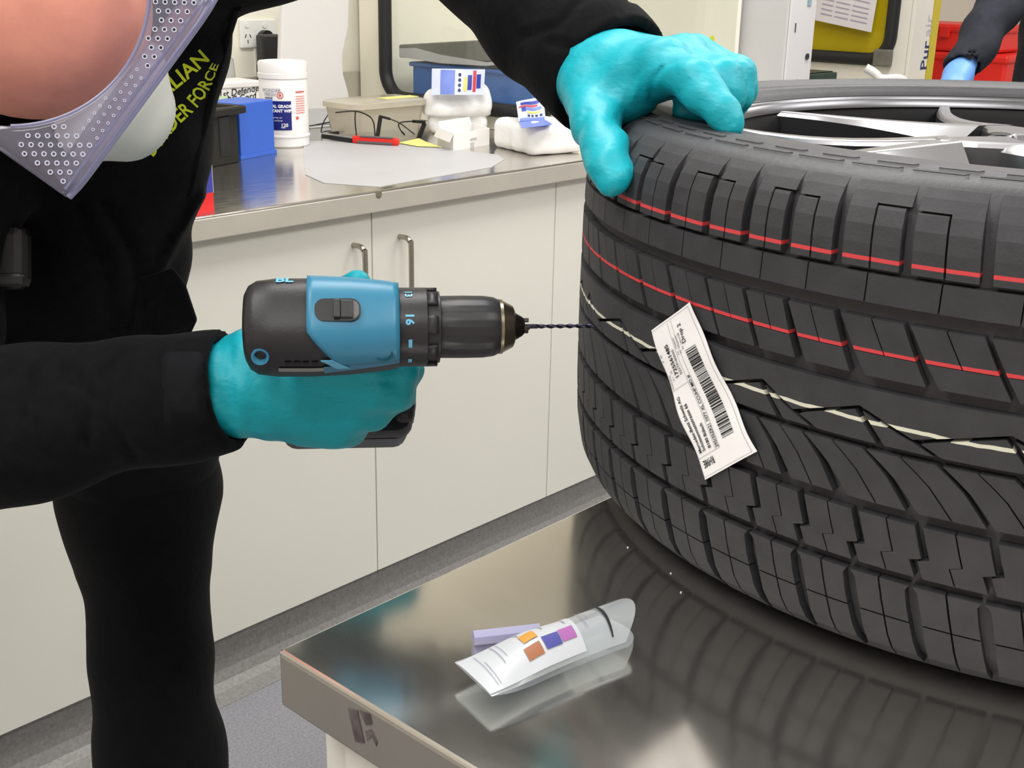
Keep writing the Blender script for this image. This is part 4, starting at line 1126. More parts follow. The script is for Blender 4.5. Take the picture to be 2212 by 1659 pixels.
def pq(name, mt, u0, u1, v0, v1): MB().grid(lambda u, v: pouch(u0+(u1-u0)*u, v0+(v1-v0)*v)+np.array([0, 0, .0012]), 4, 4).build(name, mt, po, sm=60)
pq('orange_square', 'sw_orange', .355, .435, .46, .66); pq('brown_square', 'sw_brown', .335, .425, .17, .37); pq('blue_square', 'sw_blue', .445, .535, .20, .42); pq('violet_square', 'sw_violet', .54, .63, .22, .44)
m = MB()
for (u, v0, v1, w) in ((.10, .10, .85, .004), (.125, .1, .6, .004), (.22, .35, .9, .004), (.25, .45, .85, .003), (.36, .70, .95, .006), (.48, .62, .9, .006), (.60, .55, .92, .006), (.72, .30, .85, .006), (.76, .45, .9, .004)):
    m.grid(lambda a, b: pouch(u+w*a, v0+(v1-v0)*b)+np.array([0, 0, .0013]), 1, 8)
m.build('fine_print', 'ink_grey', po)
MB().grid(lambda a, b: pouch(.865+.012*a, .06+.86*b)+np.array([0, 0, .0012]), 1, 12).build('seal_bar', 'ink_black', po, sm=60)
vi = thing('glass_vial', 'small clear plastic vial lying behind the test pouch', 'vial', ZP(1090, 1375, TZ))
film('vial_clear', (232, 232, 248), (206, 204, 230), 0.7, 0.1, 0.6)
a = ZP(1022, 1378, TZ+.0052); b = ZP(1165, 1362, TZ+.0052)
MB().lathe([(.0, 0), (.0050, 0), (.0050, np.linalg.norm(b-a)), (0, np.linalg.norm(b-a))], 6, a, b-a).build('barrel', 'vial_clear', vi)
MB().lathe([(.0028, .001), (.0028, np.linalg.norm(b-a)-.002)], 8, a, b-a).build('core', 'vial_clear', vi)
random.seed(5)
for (x, y) in ((1471, 1280), (1449, 1239), (1356, 1183)):
    q = tag(MB().lathe([(0, 0), (.0007, .0002), (.0004, .0007), (0, .0008)], 6, ZP(x, y, TZ)).build('rubber_crumb', 'tub_white'), {1471: 'largest pale crumb on the steel table before the tyre', 1449: 'middle pale crumb on the steel table before the tyre', 1356: 'leftmost pale crumb on the steel table before the tyre'}[x], 'crumb', 'crumbs on the table')
# ------------------------------------------------------------------ cordless drill (local x = axis to the bit, y = sideways, z = top of the tool)
def on_tyre(px, py):
    d = _ray(px, py); A = d[0]**2+d[1]**2; B = -2*(d[0]*TCX+d[1]*TCY); Cc = TCX**2+TCY**2-.370**2
    return CAMP+d*((-B-math.sqrt(B*B-4*A*Cc))/(2*A))
BIT = on_tyre(1283, 704)
bd = (BIT-CAMP)@_fw
JN = C(860, 707, bd-.018)                       # joint between motor housing and torque ring
ax_a = nrm(BIT-JN)
ax_n = -_fw*.94+_up*.30; ax_n = nrm(ax_n-ax_a*(ax_n@ax_a)); ax_s = np.cross(ax_n, ax_a)
DM = Matrix(((ax_a[0], ax_s[0], ax_n[0], JN[0]), (ax_a[1], ax_s[1], ax_n[1], JN[1]), (ax_a[2], ax_s[2], ax_n[2], JN[2]), (0, 0, 0, 1)))
BITX = float(np.linalg.norm(BIT-JN))
mat('tool_black', (38, 37, 40), 0.42, noise=(40, 0.12), bump=(500, 0.08)); mat('tool_teal', (52, 124, 156), 0.36, noise=(20, 0.05)); mat('tool_teal_text', (104, 178, 214), 0.4)
mat('tool_teal_dark', (24, 78, 92), 0.4); mat('chuck_black', (40, 40, 43), 0.4); mat('chuck_steel', (150, 142, 122), 0.3, metal=1.0); mat('jaw_steel', (70, 66, 64), 0.35, metal=0.9); mat('bit_steel', (60, 60, 78), 0.25, metal=0.9); mat('plate_grey', (150, 150, 146), 0.45, metal=.3)
dr = thing('cordless_drill', 'black and teal cordless drill with its bit in the tyre tread', 'drill', JN, mtx=DM)
def D(m, name, mt, parent=dr, **k): return m.build(name, mt, parent, local=True, **k)
def sup(x, hy, hz, zc, n=40, e=2.7, a0=0, a1=2*math.pi, off=0.0):
    out = []
    for k in range(n):
        a = a0+(a1-a0)*k/(n if abs(a1-a0-2*math.pi) < 1e-6 else n-1); c, s = math.cos(a), math.sin(a)
        out.append((x, (hy+off)*math.copysign(abs(c)**(2/e), c), zc+(hz+off)*math.copysign(abs(s)**(2/e), s)))
    return out
ST = [(-.1075, .014, .016), (-.1065, .022, .024), (-.1035, .0275, .0295), (-.098, .0308, .0325), (-.085, .0325, .0335), (-.06, .0328, .0332), (-.035, .0318, .0318), (-.012, .0298, .0298), (0.0, .0280, .0280)]
loft(m := MB(), [sup(x, hy, hz, 0) for x, hy, hz in ST]); D(m, 'motor_housing', 'tool_black', sm=50)
def hyz(x): return (float(np.interp(x, [s[0] for s in ST], [s[1] for s in ST])), float(np.interp(x, [s[0] for s in ST], [s[2] for s in ST])))
def skin(x, ang, off):
    hy, hz = hyz(x); c, s = math.cos(ang), math.sin(ang); e = 2.7
    return (x, (hy+off)*math.copysign(abs(c)**(2/e), c), (hz+off)*math.copysign(abs(s)**(2/e), s))
# teal shell over the front of the housing, with a slanted lower rear corner
def teal(u, v):
    ang = math.radians(20+v*145)
    x0 = -.063 if v < .62 else -.063+(v-.62)/.38*.022
    return skin(x0+(0.0-x0)*u, ang, .0012)
MB_t = MB(); MB_t.grid(teal, 14, 24); o = D(MB_t, 'teal_shell', 'tool_teal', sm=50)
sd = o.modifiers.new('solid', 'SOLIDIFY'); sd.thickness = .0014; sd.offset = 0.0
m = MB(); m.grid(lambda u, v: skin(-.052+.052*u, math.radians(166+14*v*(1-u*.6)), .0014), 8, 4); D(m, 'teal_shell', 'tool_teal', sm=50)
m = MB(); m.prism([skin(x, math.radians(a), .0016) for x, a in ((-.054, 152), (-.046, 152), (-.034, 170), (-.043, 170))], (0, -.0008, .0006)); D(m, 'teal_stripe', 'tool_teal_text')
# slide switch on top
m = MB(); loft(m, [[(x, y, .0330) for x, y, z in rr(-.0575, -.0265, -.0082, .0082, 0, .0065)], [(x, y, .0352) for x, y, z in rr(-.0575, -.0265, -.0082, .0082, 0, .0065)]]); D(m, 'switch_surround', 'black_plastic', sm=30)
m = MB(); loft(m, [[(x, y, .0350) for x, y, z in rr(-.0445, -.0275, -.0068, .0068, 0, .005)], [(x, y, .0356) for x, y, z in rr(-.0445, -.0275, -.0068, .0068, 0, .005)]]); D(m, 'slot_floor', 'latch_grey', sm=30)
m = MB(); m.obox((-.0425, 0, .0365), (.0022, 0, 0), (0, .0068, 0), (0, 0, .0022)); m.obox((-.036, 0, .0358), (.0045, 0, 0), (0, .0066, 0), (0, 0, .0014)); o = D(m, 'slide_switch', 'tool_black', bev=.0008)
# screw recesses
for (x, ang, mt) in ((-.0945, 148, 'tool_teal'), (-.0105, 148, 'tool_teal_dark')):
    p = np.array(skin(x, math.radians(ang), .0010)); n = nrm([0, math.cos(math.radians(ang))*.75, 1.0*math.sin(math.radians(ang))+.25])
    m = MB(); m.lathe([(.0062, 0), (.0058, .0010), (.0046, .0008), (.0036, -.0018), (.0024, -.0024), (0, -.0024)], 18, p, n, cap=False); D(m, 'screw_recess', mt, sm=50)
    m = MB(); m.lathe([(0, -.0022), (.0026, -.0022), (.0022, -.0012), (0, -.0012)], 10, p, n); D(m, 'screw', 'jaw_steel')
# vents and rating plate along the lower side
for k in range(4):
    m = MB(); m.obox(np.array(skin(-.076+.006*k, math.radians(160), .0006)), (.0021, 0, 0), (0, .0006, .0012), (0, -.0003, .0008)); D(m, 'vent_slot', 'black_plastic')
m = MB(); m.grid(lambda u, v: skin(-.083+.048*u, math.radians(170+8*v), .0008), 8, 2); D(m, 'rating_plate', 'plate_grey', sm=50)
m = MB(); put_text(m, 'BL', .0115, lambda x, y: skin(-.0845+x, math.radians(52-y*2100), .0007), .0004); D(m, 'lettering', 'tool_teal_text')
m = MB(); put_text(m, 'BRUSHLESS', .0034, lambda x, y: skin(-.0875+x, math.radians(30-y*2100), .0007), .00005); D(m, 'lettering', 'tool_teal_text')
# torque ring with castellated front, numerals
RC = .0272
m = MB(); m.lathe([(.022, -.001), (RC+.0006, -.0005), (RC+.0010, .001), (RC+.0010, .0195), (RC, .0205), (.020, .0205)], 48, ax=(1, 0, 0)); D(m, 'torque_ring', 'tool_black', sm=35)
m = MB(); m.lathe([(.018, .020), (RC-.0016, .020), (RC-.0016, .0290), (.020, .0300)], 48, ax=(1, 0, 0)); D(m, 'torque_ring_neck', 'tool_black', sm=35)
for k in range(8):
    a0 = math.radians(45*k+4); a1 = a0+math.radians(26)
    m = MB(); m.grid(lambda u, v: (.0195+.0078*v, (RC+.0009)*math.cos(a0+(a1-a0)*u), (RC+.0009)*math.sin(a0+(a1-a0)*u)), 6, 1)
    o = D(m, 'grip_lug', 'tool_black', sm=40); sd = o.modifiers.new('solid', 'SOLIDIFY'); sd.thickness = .003; sd.offset = -1
def rng(x, s, off=.0013): a = s/RC; return (x, (RC+off)*math.cos(a), (RC+off)*math.sin(a))
mid_s = RC*math.radians(90+22)
m = MB(); put_text(m, '16', .0085, lambda x, y: rng(.0045+y*.95, mid_s-.0105+x+0, .0014), .0003); D(m, 'numeral', 'tool_teal_text')
m = MB(); put_text(m, '13', .0075, lambda x, y: rng(.0045+y*.95, mid_s-.0305+x, .0014), .0002); D(m, 'numeral', 'tool_teal_text')
for (s, w) in ((mid_s+.0105, .0058), (mid_s+.0255, .0042)):
    m = MB(); m.grid(lambda u, v: rng(.0062+.0026*u, s-w/2+w*v, .0014), 1, 5); D(m, 'index_mark', 'tool_teal_text')
# keyless chuck
m = MB(); n = 96; prof = [(.016, .0285), (.0215, .0285), (.0222, .030), (.0224, .045), (.0222, .060), (.0212, .068), (.0192, .0722), (.0185, .0722)]
vs = []; fs = []
for (r, h) in prof:
    for i in range(n):
        rr_ = r*(1-.016*(1 if (i % 4) < 1 else 0)) if .031 < h < .066 else r
        vs.append((h, rr_*math.cos(2*math.pi*i/n), rr_*math.sin(2*math.pi*i/n)))
for j in range(len(prof)-1):
    for i in range(n): fs.append((j*n+i, j*n+(i+1) % n, (j+1)*n+(i+1) % n, (j+1)*n+i))
m.add(vs, fs); D(m, 'chuck_sleeve', 'chuck_black', sm=25)
m = MB(); m.lathe([(.017, .0720), (.0197, .0720), (.0197, .0742), (.0188, .0746), (.0150, .0820), (.0125, .0832), (.0085, .0832)], 48, ax=(1, 0, 0)); D(m, 'chuck_nose', 'chuck_steel', sm=35)
m = MB(); m.lathe([(.0105, .0830), (.0100, .0838), (.0070, .0890), (.0052, .0905), (.0022, .0905)], 30, ax=(1, 0, 0)); D(m, 'chuck_mouth', 'jaw_steel', sm=35)
for k in range(3):
    a = math.radians(90+35+120*k); m = MB(); m.obox((.0895, .0046*math.cos(a), .0046*math.sin(a)), (.0045, 0, 0), (0, .0014*math.cos(a), .0014*math.sin(a)), (0, -.0013*math.sin(a), .0013*math.cos(a))); D(m, 'jaw', 'jaw_steel', bev=.0004)
# twist bit
m = MB(); n = 60; x0, x1 = .0885, BITX+.004; vs = []; fs = []; seg = 10
for i in range(n+1):
    x = x0+(x1-x0)*i/n; tw = (x-x0)/.0125*2*math.pi*(.9) if x > x0+.012 else 0
    for k in range(seg):
        a = 2*math.pi*k/seg; el = .58 if x > x0+.012 else 1.0
        y_, z_ = .00172*math.cos(a), .00172*el*math.sin(a)
        vs.append((x, y_*math.cos(tw)-z_*math.sin(tw), y_*math.sin(tw)+z_*math.cos(tw)))
for i in range(n):
    for k in range(seg): fs.append((i*seg+k, i*seg+(k+1) % seg, (i+1)*seg+(k+1) % seg, (i+1)*seg+k))
m.add(vs, fs); D(m, 'drill_bit', 'bit_steel', sm=40)
# handle, trigger, foot and battery
def hs(z, cx, hx, hy): return [(cx+hx*math.copysign(abs(math.cos(t))**.8, math.cos(t)), hy*math.copysign(abs(math.sin(t))**.8, math.sin(t)), z) for t in [2*math.pi*k/24 for k in range(24)]]
m = MB(); loft(m, [hs(-.024, -.052, .030, .0240), hs(-.045, -.056, .024, .0190), (hs(-.09, -.060, .0215, .0175)), hs(-.125, -.057, .023, .0190), hs(-.140, -.050, .034, .0270), hs(-.148, -.038, .046, .0310)]); D(m, 'handle', 'tool_black', sm=50)
m = MB(); loft(m, [hs(-.110, -.046, .018, .0185), hs(-.132, -.036, .034, .0268), hs(-.143, -.030, .044, .0310)]); D(m, 'handle_shell', 'tool_teal_dark', sm=50)
m = MB(); m.obox((-.024, 0, -.050), (.010, 0, .002), (0, .0085, 0), (-.002, 0, .014)); D(m, 'trigger', 'black_plastic', bev=.004)
m = MB(); loft(m, [[(x, y, -.148) for x, y, z in rr(-.090, .014, -.0345, .0345, 0, .012)], [(x, y, -.154) for x, y, z in rr(-.092, .016, -.0360, .0360, 0, .012)], [(x, y, -.166) for x, y, z in rr(-.092, .016, -.0360, .0360, 0, .012)]]); D(m, 'foot', 'tool_black', sm=40)
m = MB(); loft(m, [[(x, y, -.1665) for x, y, z in rr(-.093, .014, -.0365, .0365, 0, .012)], [(x, y, -.194) for x, y, z in rr(-.092, .012, -.0365, .0365, 0, .012)], [(x, y, -.200) for x, y, z in rr(-.088, .006, -.0330, .0330, 0, .012)]]); D(m, 'battery', 'dark_plastic', sm=40)
m = MB(); m.box((.0165, -.018, -.186), (.0180, .022, -.135)); D(m, 'belt_clip', 'plate_grey', bev=.0006)
m = MB(); m.box((.000, -.030, -.1475), (.017, .030, -.1350)); D(m, 'foot_front', 'tool_black', bev=.006)
# ------------------------------------------------------------------ person with the drill
mat('jacket_cloth', (15, 16, 18), 0.9, spec=0.12, sheen=0.02, noise=(90, 0.25), bump=(140, 0.35))
mat('trouser_cloth', (12, 13, 15), 0.9, spec=0.12, sheen=0.02, noise=(70, 0.2), bump=(150, 0.3))
mat('skin', (248, 168, 148), 0.62, spec=0.3, noise=(26, 0.10), bump=(240, 0.08))
mat('glove_teal', (8, 170, 186), 0.48, noise=(22, 0.06), bump=(26, 0.5, (1.6, 1, 2.2), 0.006))
mat('mask_white', (242, 243, 236), 0.7); mat('hivis', (212, 226, 30), 0.55); mat('boot_black', (20, 20, 21), 0.5)
film('goggle_clear', (236, 236, 246), (196, 196, 214), 0.19, 0.16, 0.6)
film('goggle_rim', (200, 200, 226), (186, 188, 220), 0.60, 0.12, 0.8)
mat('vent_rim', (206, 208, 226), 0.25); mat('vent_hole', (52, 54, 62), 0.5)
def pc(x, y, d, r): return (C(x, y, d), r*d/F_PX)
pe = thing('person', 'person in black jacket, teal gloves and clear goggles bending over the drill', 'person', (0.66, 1.18, 0))
def wrinkle(P, amp, fs):
    w = 0
    for (d, f, ph, f2) in fs:
        w = w+np.sin(P@np.asarray(d, float)*f+ph+1.3*np.sin(P@np.asarray((d[1], d[2], d[0]), float)*f2))
    return amp*w
# jacket: torso + both sleeves in one surface
torso = [[pc(280, -150, 1.04, 240), pc(262, 120, 1.08, 205), pc(238, 330, 1.12, 192), pc(212, 560, 1.19, 172), pc(215, 760, 1.25, 165), pc(290, 960, 1.33, 172)],
         [pc(20, -180, 1.06, 260), pc(0, 150, 1.12, 250), pc(-10, 450, 1.18, 240), pc(60, 760, 1.27, 215)]]
CUFF_L = C(1322, 170, .93); ELB_L = C(900, -262, 1.08); SHO_L = C(430, -190, .99)
CUFF_R = C(497, 842, .935); ELB_R = C(-250, 960, .975); SHO_R = C(-110, 60, 1.02)
aL = nrm(CUFF_L-ELB_L)
# cuff planes
nL = nrm(aL+(-_fw)*.10)
nR = nrm(CUFF_R-ELB_R)
def PIXD(P, poly):
    """distance, in picture pixels, of points from a polyline drawn in the picture: used to press creases into soft things"""
    q = P-CAMP; d = q@_fw; X = IMW/2+F_PX*(q@_rt)/d; Y = IMH/2-F_PX*(q@_up)/d
    best = None
    for (x0, y0), (x1, y1) in zip(poly, poly[1:]):
        dx, dy = x1-x0, y1-y0; t = np.clip(((X-x0)*dx+(Y-y0)*dy)/(dx*dx+dy*dy), 0, 1)
        e = np.hypot(X-x0-t*dx, Y-y0-t*dy); best = e if best is None else np.minimum(best, e)
    return best
def crease(P, d, lines, amp, sig):
    for poly in lines: d = d+amp*np.exp(-(PIXD(P, poly)/sig)**2)
    return d
FOLD = [((.5, -.6, .62), 70, 0, 16), ((.2, .3, .93), 46, 1, 22), ((.8, .2, .5), 58, 2, 13)]
def fjacket(P):
    d = None
    for t in torso: d = chain(P, t, .03, d) if d is not None else chain(P, t, .03)
    d = smin(d, chain(P, [(SHO_L, .085), (ELB_L, .062), (ELB_L+aL*.03, .060)], .02), .035)
    du = chain(P, [(SHO_R, .085), (ELB_R, .068), (ELB_R+nR*.03, .066)], .02); d = smin(d, du, .035)
    d = d+wrinkle(P, .0022, FOLD)
    d = crease(P, d, [[(170, 440), (220, 560), (240, 700), (250, 820)], [(225, 440), (290, 560), (300, 640), (250, 800)]], .006, 11)
    return crease(P, d, [[(440, 420), (360, 560), (310, 680), (262, 760)]], -.008, 9)
pts = np.array([p for t in torso for p, r in t]+[SHO_L, ELB_L, SHO_R, ELB_R])
me = nets(fjacket, pts.min(0)-.14, pts.max(0)+.12, .0062, 'jacket'); jk = link('jacket', me, 'jacket_cloth', pe)
def fsl(P):
    q = P-CUFF_L; t = q@aL
    d = chain(P, [(ELB_L, .064), (C(1180, 20, .985), .053), (CUFF_L-aL*.03, .0485), (CUFF_L, .0495)], .02)
    d = d+wrinkle(P, .0013, FOLD)*np.clip(-t/.05, 0, 1)
    d = crease(P, d, [[(1180, 90), (1260, 110), (1330, 60), (1360, 0)], [(1130, 80), (1200, 60), (1270, -10)]], .003, 9)
    d = np.maximum(d, (P-CUFF_L)@nL)
    return np.maximum(d, -sd_cap(P, CUFF_L-aL*.045, CUFF_L+aL*.05, .0425, .0435))
pp = np.array([ELB_L, CUFF_L]); link('sleeve', nets(fsl, pp.min(0)-.075, pp.max(0)+.075, .0034, 'sleeve'), 'jacket_cloth', pe)
def fsr(P):
    q = P-CUFF_R; t = q@nR
    d = chain(P, [(ELB_R, .070), (C(60, 915, .965), .060), (C(330, 868, .945), .0470), (C(440, 850, .937), .0440), (CUFF_R, .0440)], .02)
    d = d+wrinkle(P, .0015, FOLD)*np.clip(-t/.05, 0, 1)
    d = crease(P, d, [[(150, 800), (200, 860), (190, 960)], [(80, 810), (60, 900), (110, 1000)], [(250, 790), (230, 900), (290, 985)]], .004, 12)
    d = np.maximum(d, t)
    return np.maximum(d, -sd_cap(P, CUFF_R-nR*.045, CUFF_R+nR*.05, .0375, .0385))
pp = np.array([ELB_R, CUFF_R]); slr = link('sleeve', nets(fsr, pp.min(0)-.08, pp.max(0)+.08, .0036, 'sleeve'), 'jacket_cloth', pe)
# trousers: hips and two legs in one surface
legN = [pc(292, 985, 1.345, 168), pc(300, 1080, 1.36, 168), pc(322, 1330, 1.415, 120), pc(330, 1450, 1.43, 122), pc(347, 1640, 1.44, 136), pc(352, 1760, 1.45, 128)]
kx, ky = legN[-1][0][0], legN[-1][0][1]
legN += [(np.array([kx, ky, .22]), .062), (np.array([kx, ky, .10]), .058)]
_lr = nrm(_ray(325, 1300)*np.array([1, 1, 0]))
legF = [(p+_lr*.21+np.array([0, 0, 0]), r*.95) for p, r in legN]
legF[0] = (legN[0][0]+_lr*.12, .10)
def ftr(P):
    d = smin(chain(P, legN, .02), chain(P, legF, .02), .03)
    return d+wrinkle(P, .0016, [((.3, .3, .9), 60, 0, 14), ((.6, -.5, .6), 44, 1, 12)])
pts = np.array([p for p, r in legN+legF]); link('trousers', nets(ftr, pts.min(0)-.13, pts.max(0)+.14, .0065, 'trousers'), 'trouser_cloth', pe)
for leg in (legN, legF):
    b = leg[-1][0]; fwd = nrm([-.75, -.5, 0])
    def fb(P): return np.maximum(smin(chain(P, [(b+np.array([0, 0, .05]), .052), (np.array([b[0], b[1], .055]), .050)], .01), sd_ell(P, np.array([b[0], b[1], .035])+fwd*.075, (.135, .048, .048), (fwd, np.cross([0, 0, 1], fwd), [0, 0, 1])), .03), .002-P[..., 2])
    c = np.array([b[0], b[1], .08]); link('boot', nets(fb, c-.27, c+.27, .009, 'boot'), 'boot_black', pe)
# head and neck
HC = C(28, -28, .885)
g_u = nrm(_rt*.591+_up*.807)                           # across the face, towards the wearer's left
g_w0 = nrm(_rt*.807-_up*.591)
g_w = nrm(g_w0*.86+_fw*.50)                            # where the face looks
g_v = np.cross(g_w, g_u); g_v = g_v if g_v@(-_fw) > 0 else -g_v      # crown side
def fhead(P):
    d = sd_ell(P, HC, (.090, .1015, .103), (g_u, g_w, g_v))
    d = smin(d, sd_ell(P, HC+g_w*.030-g_v*.055, (.066, .070, .072), (g_u, g_w, g_v)), .03)         # jaw
    d = smin(d, sd_ell(P, HC+g_w*.100-g_v*.030, (.014, .020, .022), (g_u, g_w, g_v)), .015)        # nose
    for s in (-1, 1):
        d = smin(d, sd_ell(P, HC+g_u*s*.088-g_v*.02-g_w*.01, (.010, .018, .030), (g_u, g_w, g_v)), .008)  # ears
    d = smin(d, sd_cap(P, HC-g_v*.05-g_w*.03, C(160, -60, 1.05), .058, .065), .03)
    return d
hd = link('head', nets(fhead, HC-.24, HC+.26, .0055, 'head'), 'skin', pe)
# face mask
MC = HC+g_w*.062-g_v*.048+g_u*.004
mc_px = C(300, 225, .93)
MC = C(240, 212, .93)
def fmask(P):
    d = sd_ell(P, MC, (.054, .034, .052), (g_u, g_w, g_v))
    return smin(d, sd_ell(P, MC+g_w*.030-g_u*.002, (.030, .020, .026), (g_u, g_w, g_v)), .02)
link('face_mask', nets(fmask, MC-.11, MC+.11, .004, 'face_mask'), 'mask_white', pe)
# yellow lettering, laid onto the cloth
from mathutils.bvhtree import BVHTree
bv = BVHTree.FromPolygons([v.co for v in jk.data.vertices], [tuple(p.vertices) for p in jk.data.polygons])
def on_cloth(px, py):
    d = _ray(px, py); h = bv.ray_cast(Vector(CAMP), Vector(d).normalized())
    return np.array(h[0]) if h[0] is not None else None
def lay(name, body, size, path, end=None):
    V, Fs = text2d(body, size, size*.018)
    P = np.array(spline([np.array(p, float) for p in path], 12)); L = np.r_[0, np.cumsum(np.hypot(*np.diff(P, axis=0).T))]
    w = V[:, 0].max(); sx = 1.0; off = L[-1]-w
    if end is None: sx = L[-1]/w; off = 0.0
    nv = []
    for v in V:
        t = off+v[0]*sx; k = np.interp(t, L, np.arange(len(L))); i = int(min(max(k, 0), len(P)-2)); d = nrm(P[min(i+2, len(P)-1)]-P[max(i-1, 0)])
        b0 = np.array([np.interp(t, L, P[:, 0]), np.interp(t, L, P[:, 1])])
        if t < 0: b0 = P[0]+d*t
        hh = v[1]*(1.0 if end else float(np.interp(t, [L[-1]*.72, L[-1]], [1.0, .45])))
        px, py = b0[0]+d[1]*hh, b0[1]-d[0]*hh
        p = on_cloth(px, py)
        if p is None: p = C(px, py, 1.0)
        nv.append(p-nrm(_ray(px, py))*.0012)
    m = MB(); m.add(nv, Fs); return m.build(name, 'hivis', jk)
lay('lettering', 'AUSTRALIAN', 46, [(246, 300), (306, 254), (373, 198), (416, 163), (453, 130)], 'r')
lay('lettering', 'BORDER FORCE', 44, [(330, 340), (380, 276), (426, 232), (454, 190), (472, 140)])
# front placket ridge and cuff tab
def ridge(name, pp, r, flat, mt='jacket_cloth'):
    P = []
    for x, y in pp:
        q = on_cloth(x, y); P.append(q if q is not None else C(x, y, 1.02))
    return MB().tube(spline(P, 6), r, 8, flat=flat).build(name, mt, pe, sm=60)
ridge('jacket_placket', [(512, 16), (486, 100), (466, 170), (440, 280), (424, 350), (410, 420)], .0034, 1.0)
bvs = BVHTree.FromPolygons([v.co for v in slr.data.vertices], [tuple(p.vertices) for p in slr.data.polygons])
def on_sleeve(px, py):
    h = bvs.ray_cast(Vector(CAMP), Vector(_ray(px, py)).normalized()); return np.array(h[0]) if h[0] is not None else None
m = MB()
def tabfn(u, v):
    p = on_sleeve(348+94*u+(4 if v > .5 else 0), 757+160*v)
    p = p if p is not None else C(348+94*u, 757+160*v, .9)
    e = min(1, 6*min(u, 1-u))*min(1, 6*min(v, 1-v))
    return p-nrm(_fw)*(.0048*e-.0004)
m.grid(tabfn, 14, 20); m.build('cuff_tab', mat('tab_cloth', (22, 23, 26), 0.85, spec=0.15, noise=(90, 0.2), bump=(160, 0.3)), pe, sm=60)
fl_ = [(300, 600), (372, 578), (398, 612), (424, 690), (408, 724), (330, 742), (280, 752)]
MB().prism([C(x, y, 1.075+(.03 if x < 350 else 0)) for x, y in fl_], _fw*.006).build('jacket_flap', 'jacket_cloth', pe, bev=.002)
p0 = on_cloth(14, 560)
MB().obox(p0-_fw*.012, _rt*.024, _up*.026, _fw*.012).build('radio_case', 'black_plastic', pe, bev=.008)
MB().obox(p0-_fw*.026-_up*.020, _rt*.026, _up*.006, _fw*.004).build('radio_clip', 'black_plastic', pe, bev=.003)
MB().obox(p0-_fw*.012+_up*.040-_rt*.01, _rt*.016, _up*.016, _fw*.006).build('radio_tag', 'latch_grey', pe, bev=.004)

# gloves
def hand_mesh(name, prims, k, lo, hi, h, extra=None, cut=None):
    def f(P):
        d = None
        for pr in prims:
            c = chain(P, pr[1:], pr[0] if isinstance(pr[0], float) else .008)
            d = c if d is None else smin(d, c, k)
        if extra is not None: d = extra(P, d)
        return d
    return nets(f, lo, hi, h, name)
# left hand over the tyre shoulder
LH = [
    [.02, pc(1262, 120, .965, 92), pc(1300, 168, .915, 88), pc(1372, 172, .868, 72)],                    # wrist, heel
    [.02, pc(1310, 170, .905, 84), pc(1440, 140, .842, 48)],                                              # metacarpals, index side
    [.02, pc(1350, 150, .905, 70), pc(1478, 122, .868, 44)],
    [.02, pc(1370, 140, .925, 62), pc(1500, 118, .895, 40)],
    [.02, pc(1380, 140, .94, 56), pc(1508, 125, .925, 38)],
    [.02, pc(1268, 200, .890, 56), pc(1288, 265, .852, 43), pc(1306, 322, .824, 38), pc(1320, 368, .805, 32), pc(1325, 391, .797, 26)],   # thumb
    [.012, pc(1300, 215, .885, 60), pc(1350, 215, .868, 45), pc(1430, 150, .842, 46)],                    # web
    [.008, pc(1438, 148, .836, 50), pc(1505, 180, .803, 45), pc(1528, 205, .793, 40), pc(1563, 248, .781, 34), pc(1580, 268, .777, 29)],   # index
    [.008, pc(1478, 130, .862, 46), pc(1560, 168, .828, 40), pc(1572, 205, .824, 35), pc(1560, 240, .826, 30)],       # middle
    [.008, pc(1500, 122, .888, 42), pc(1588, 166, .856, 37), pc(1592, 206, .852, 32), pc(1540, 235, .858, 29), pc(1478, 240, .862, 28)],      # ring, tip under the palm
    [.008, pc(1508, 124, .915, 38), pc(1596, 158, .885, 33), pc(1603, 196, .880, 29), pc(1590, 228, .880, 26)],                # little
]
pts = np.array([p for c in LH for p, r in c[1:]])
cutL = CUFF_L-aL*.05
def exL(P, d):
    # creases running over the back of the hand and around the thumb base
    q = P-C(1380, 140, .88)
    return d+.0011*np.sin((P@nrm(_up*.8-_rt*.35))*230+2.0*np.sin((P@_rt)*40))*np.exp(-((q@_rt)/.06)**2)
_ex0 = exL
def exL(P, d):
    d = _ex0(P, d)
    d = crease(P, d, [[(1350, 265), (1352, 225), (1372, 170), (1392, 145)], [(1374, 240), (1380, 205), (1392, 180)], [(1250, 295), (1258, 270), (1268, 240)]], .0012, 5)
    return crease(P, d, [[(1430, 232), (1406, 215), (1408, 178), (1428, 148), (1455, 133)], [(1430, 232), (1406, 215), (1408, 178), (1428, 148), (1455, 133)], [(1556, 262), (1580, 252)], [(1566, 276), (1590, 266)]], .0011, 5)
me = hand_mesh('glove', LH, .012, pts.min(0)-.05, pts.max(0)+.05, .0026, exL)
gL = link('glove', me, 'glove_teal', pe)
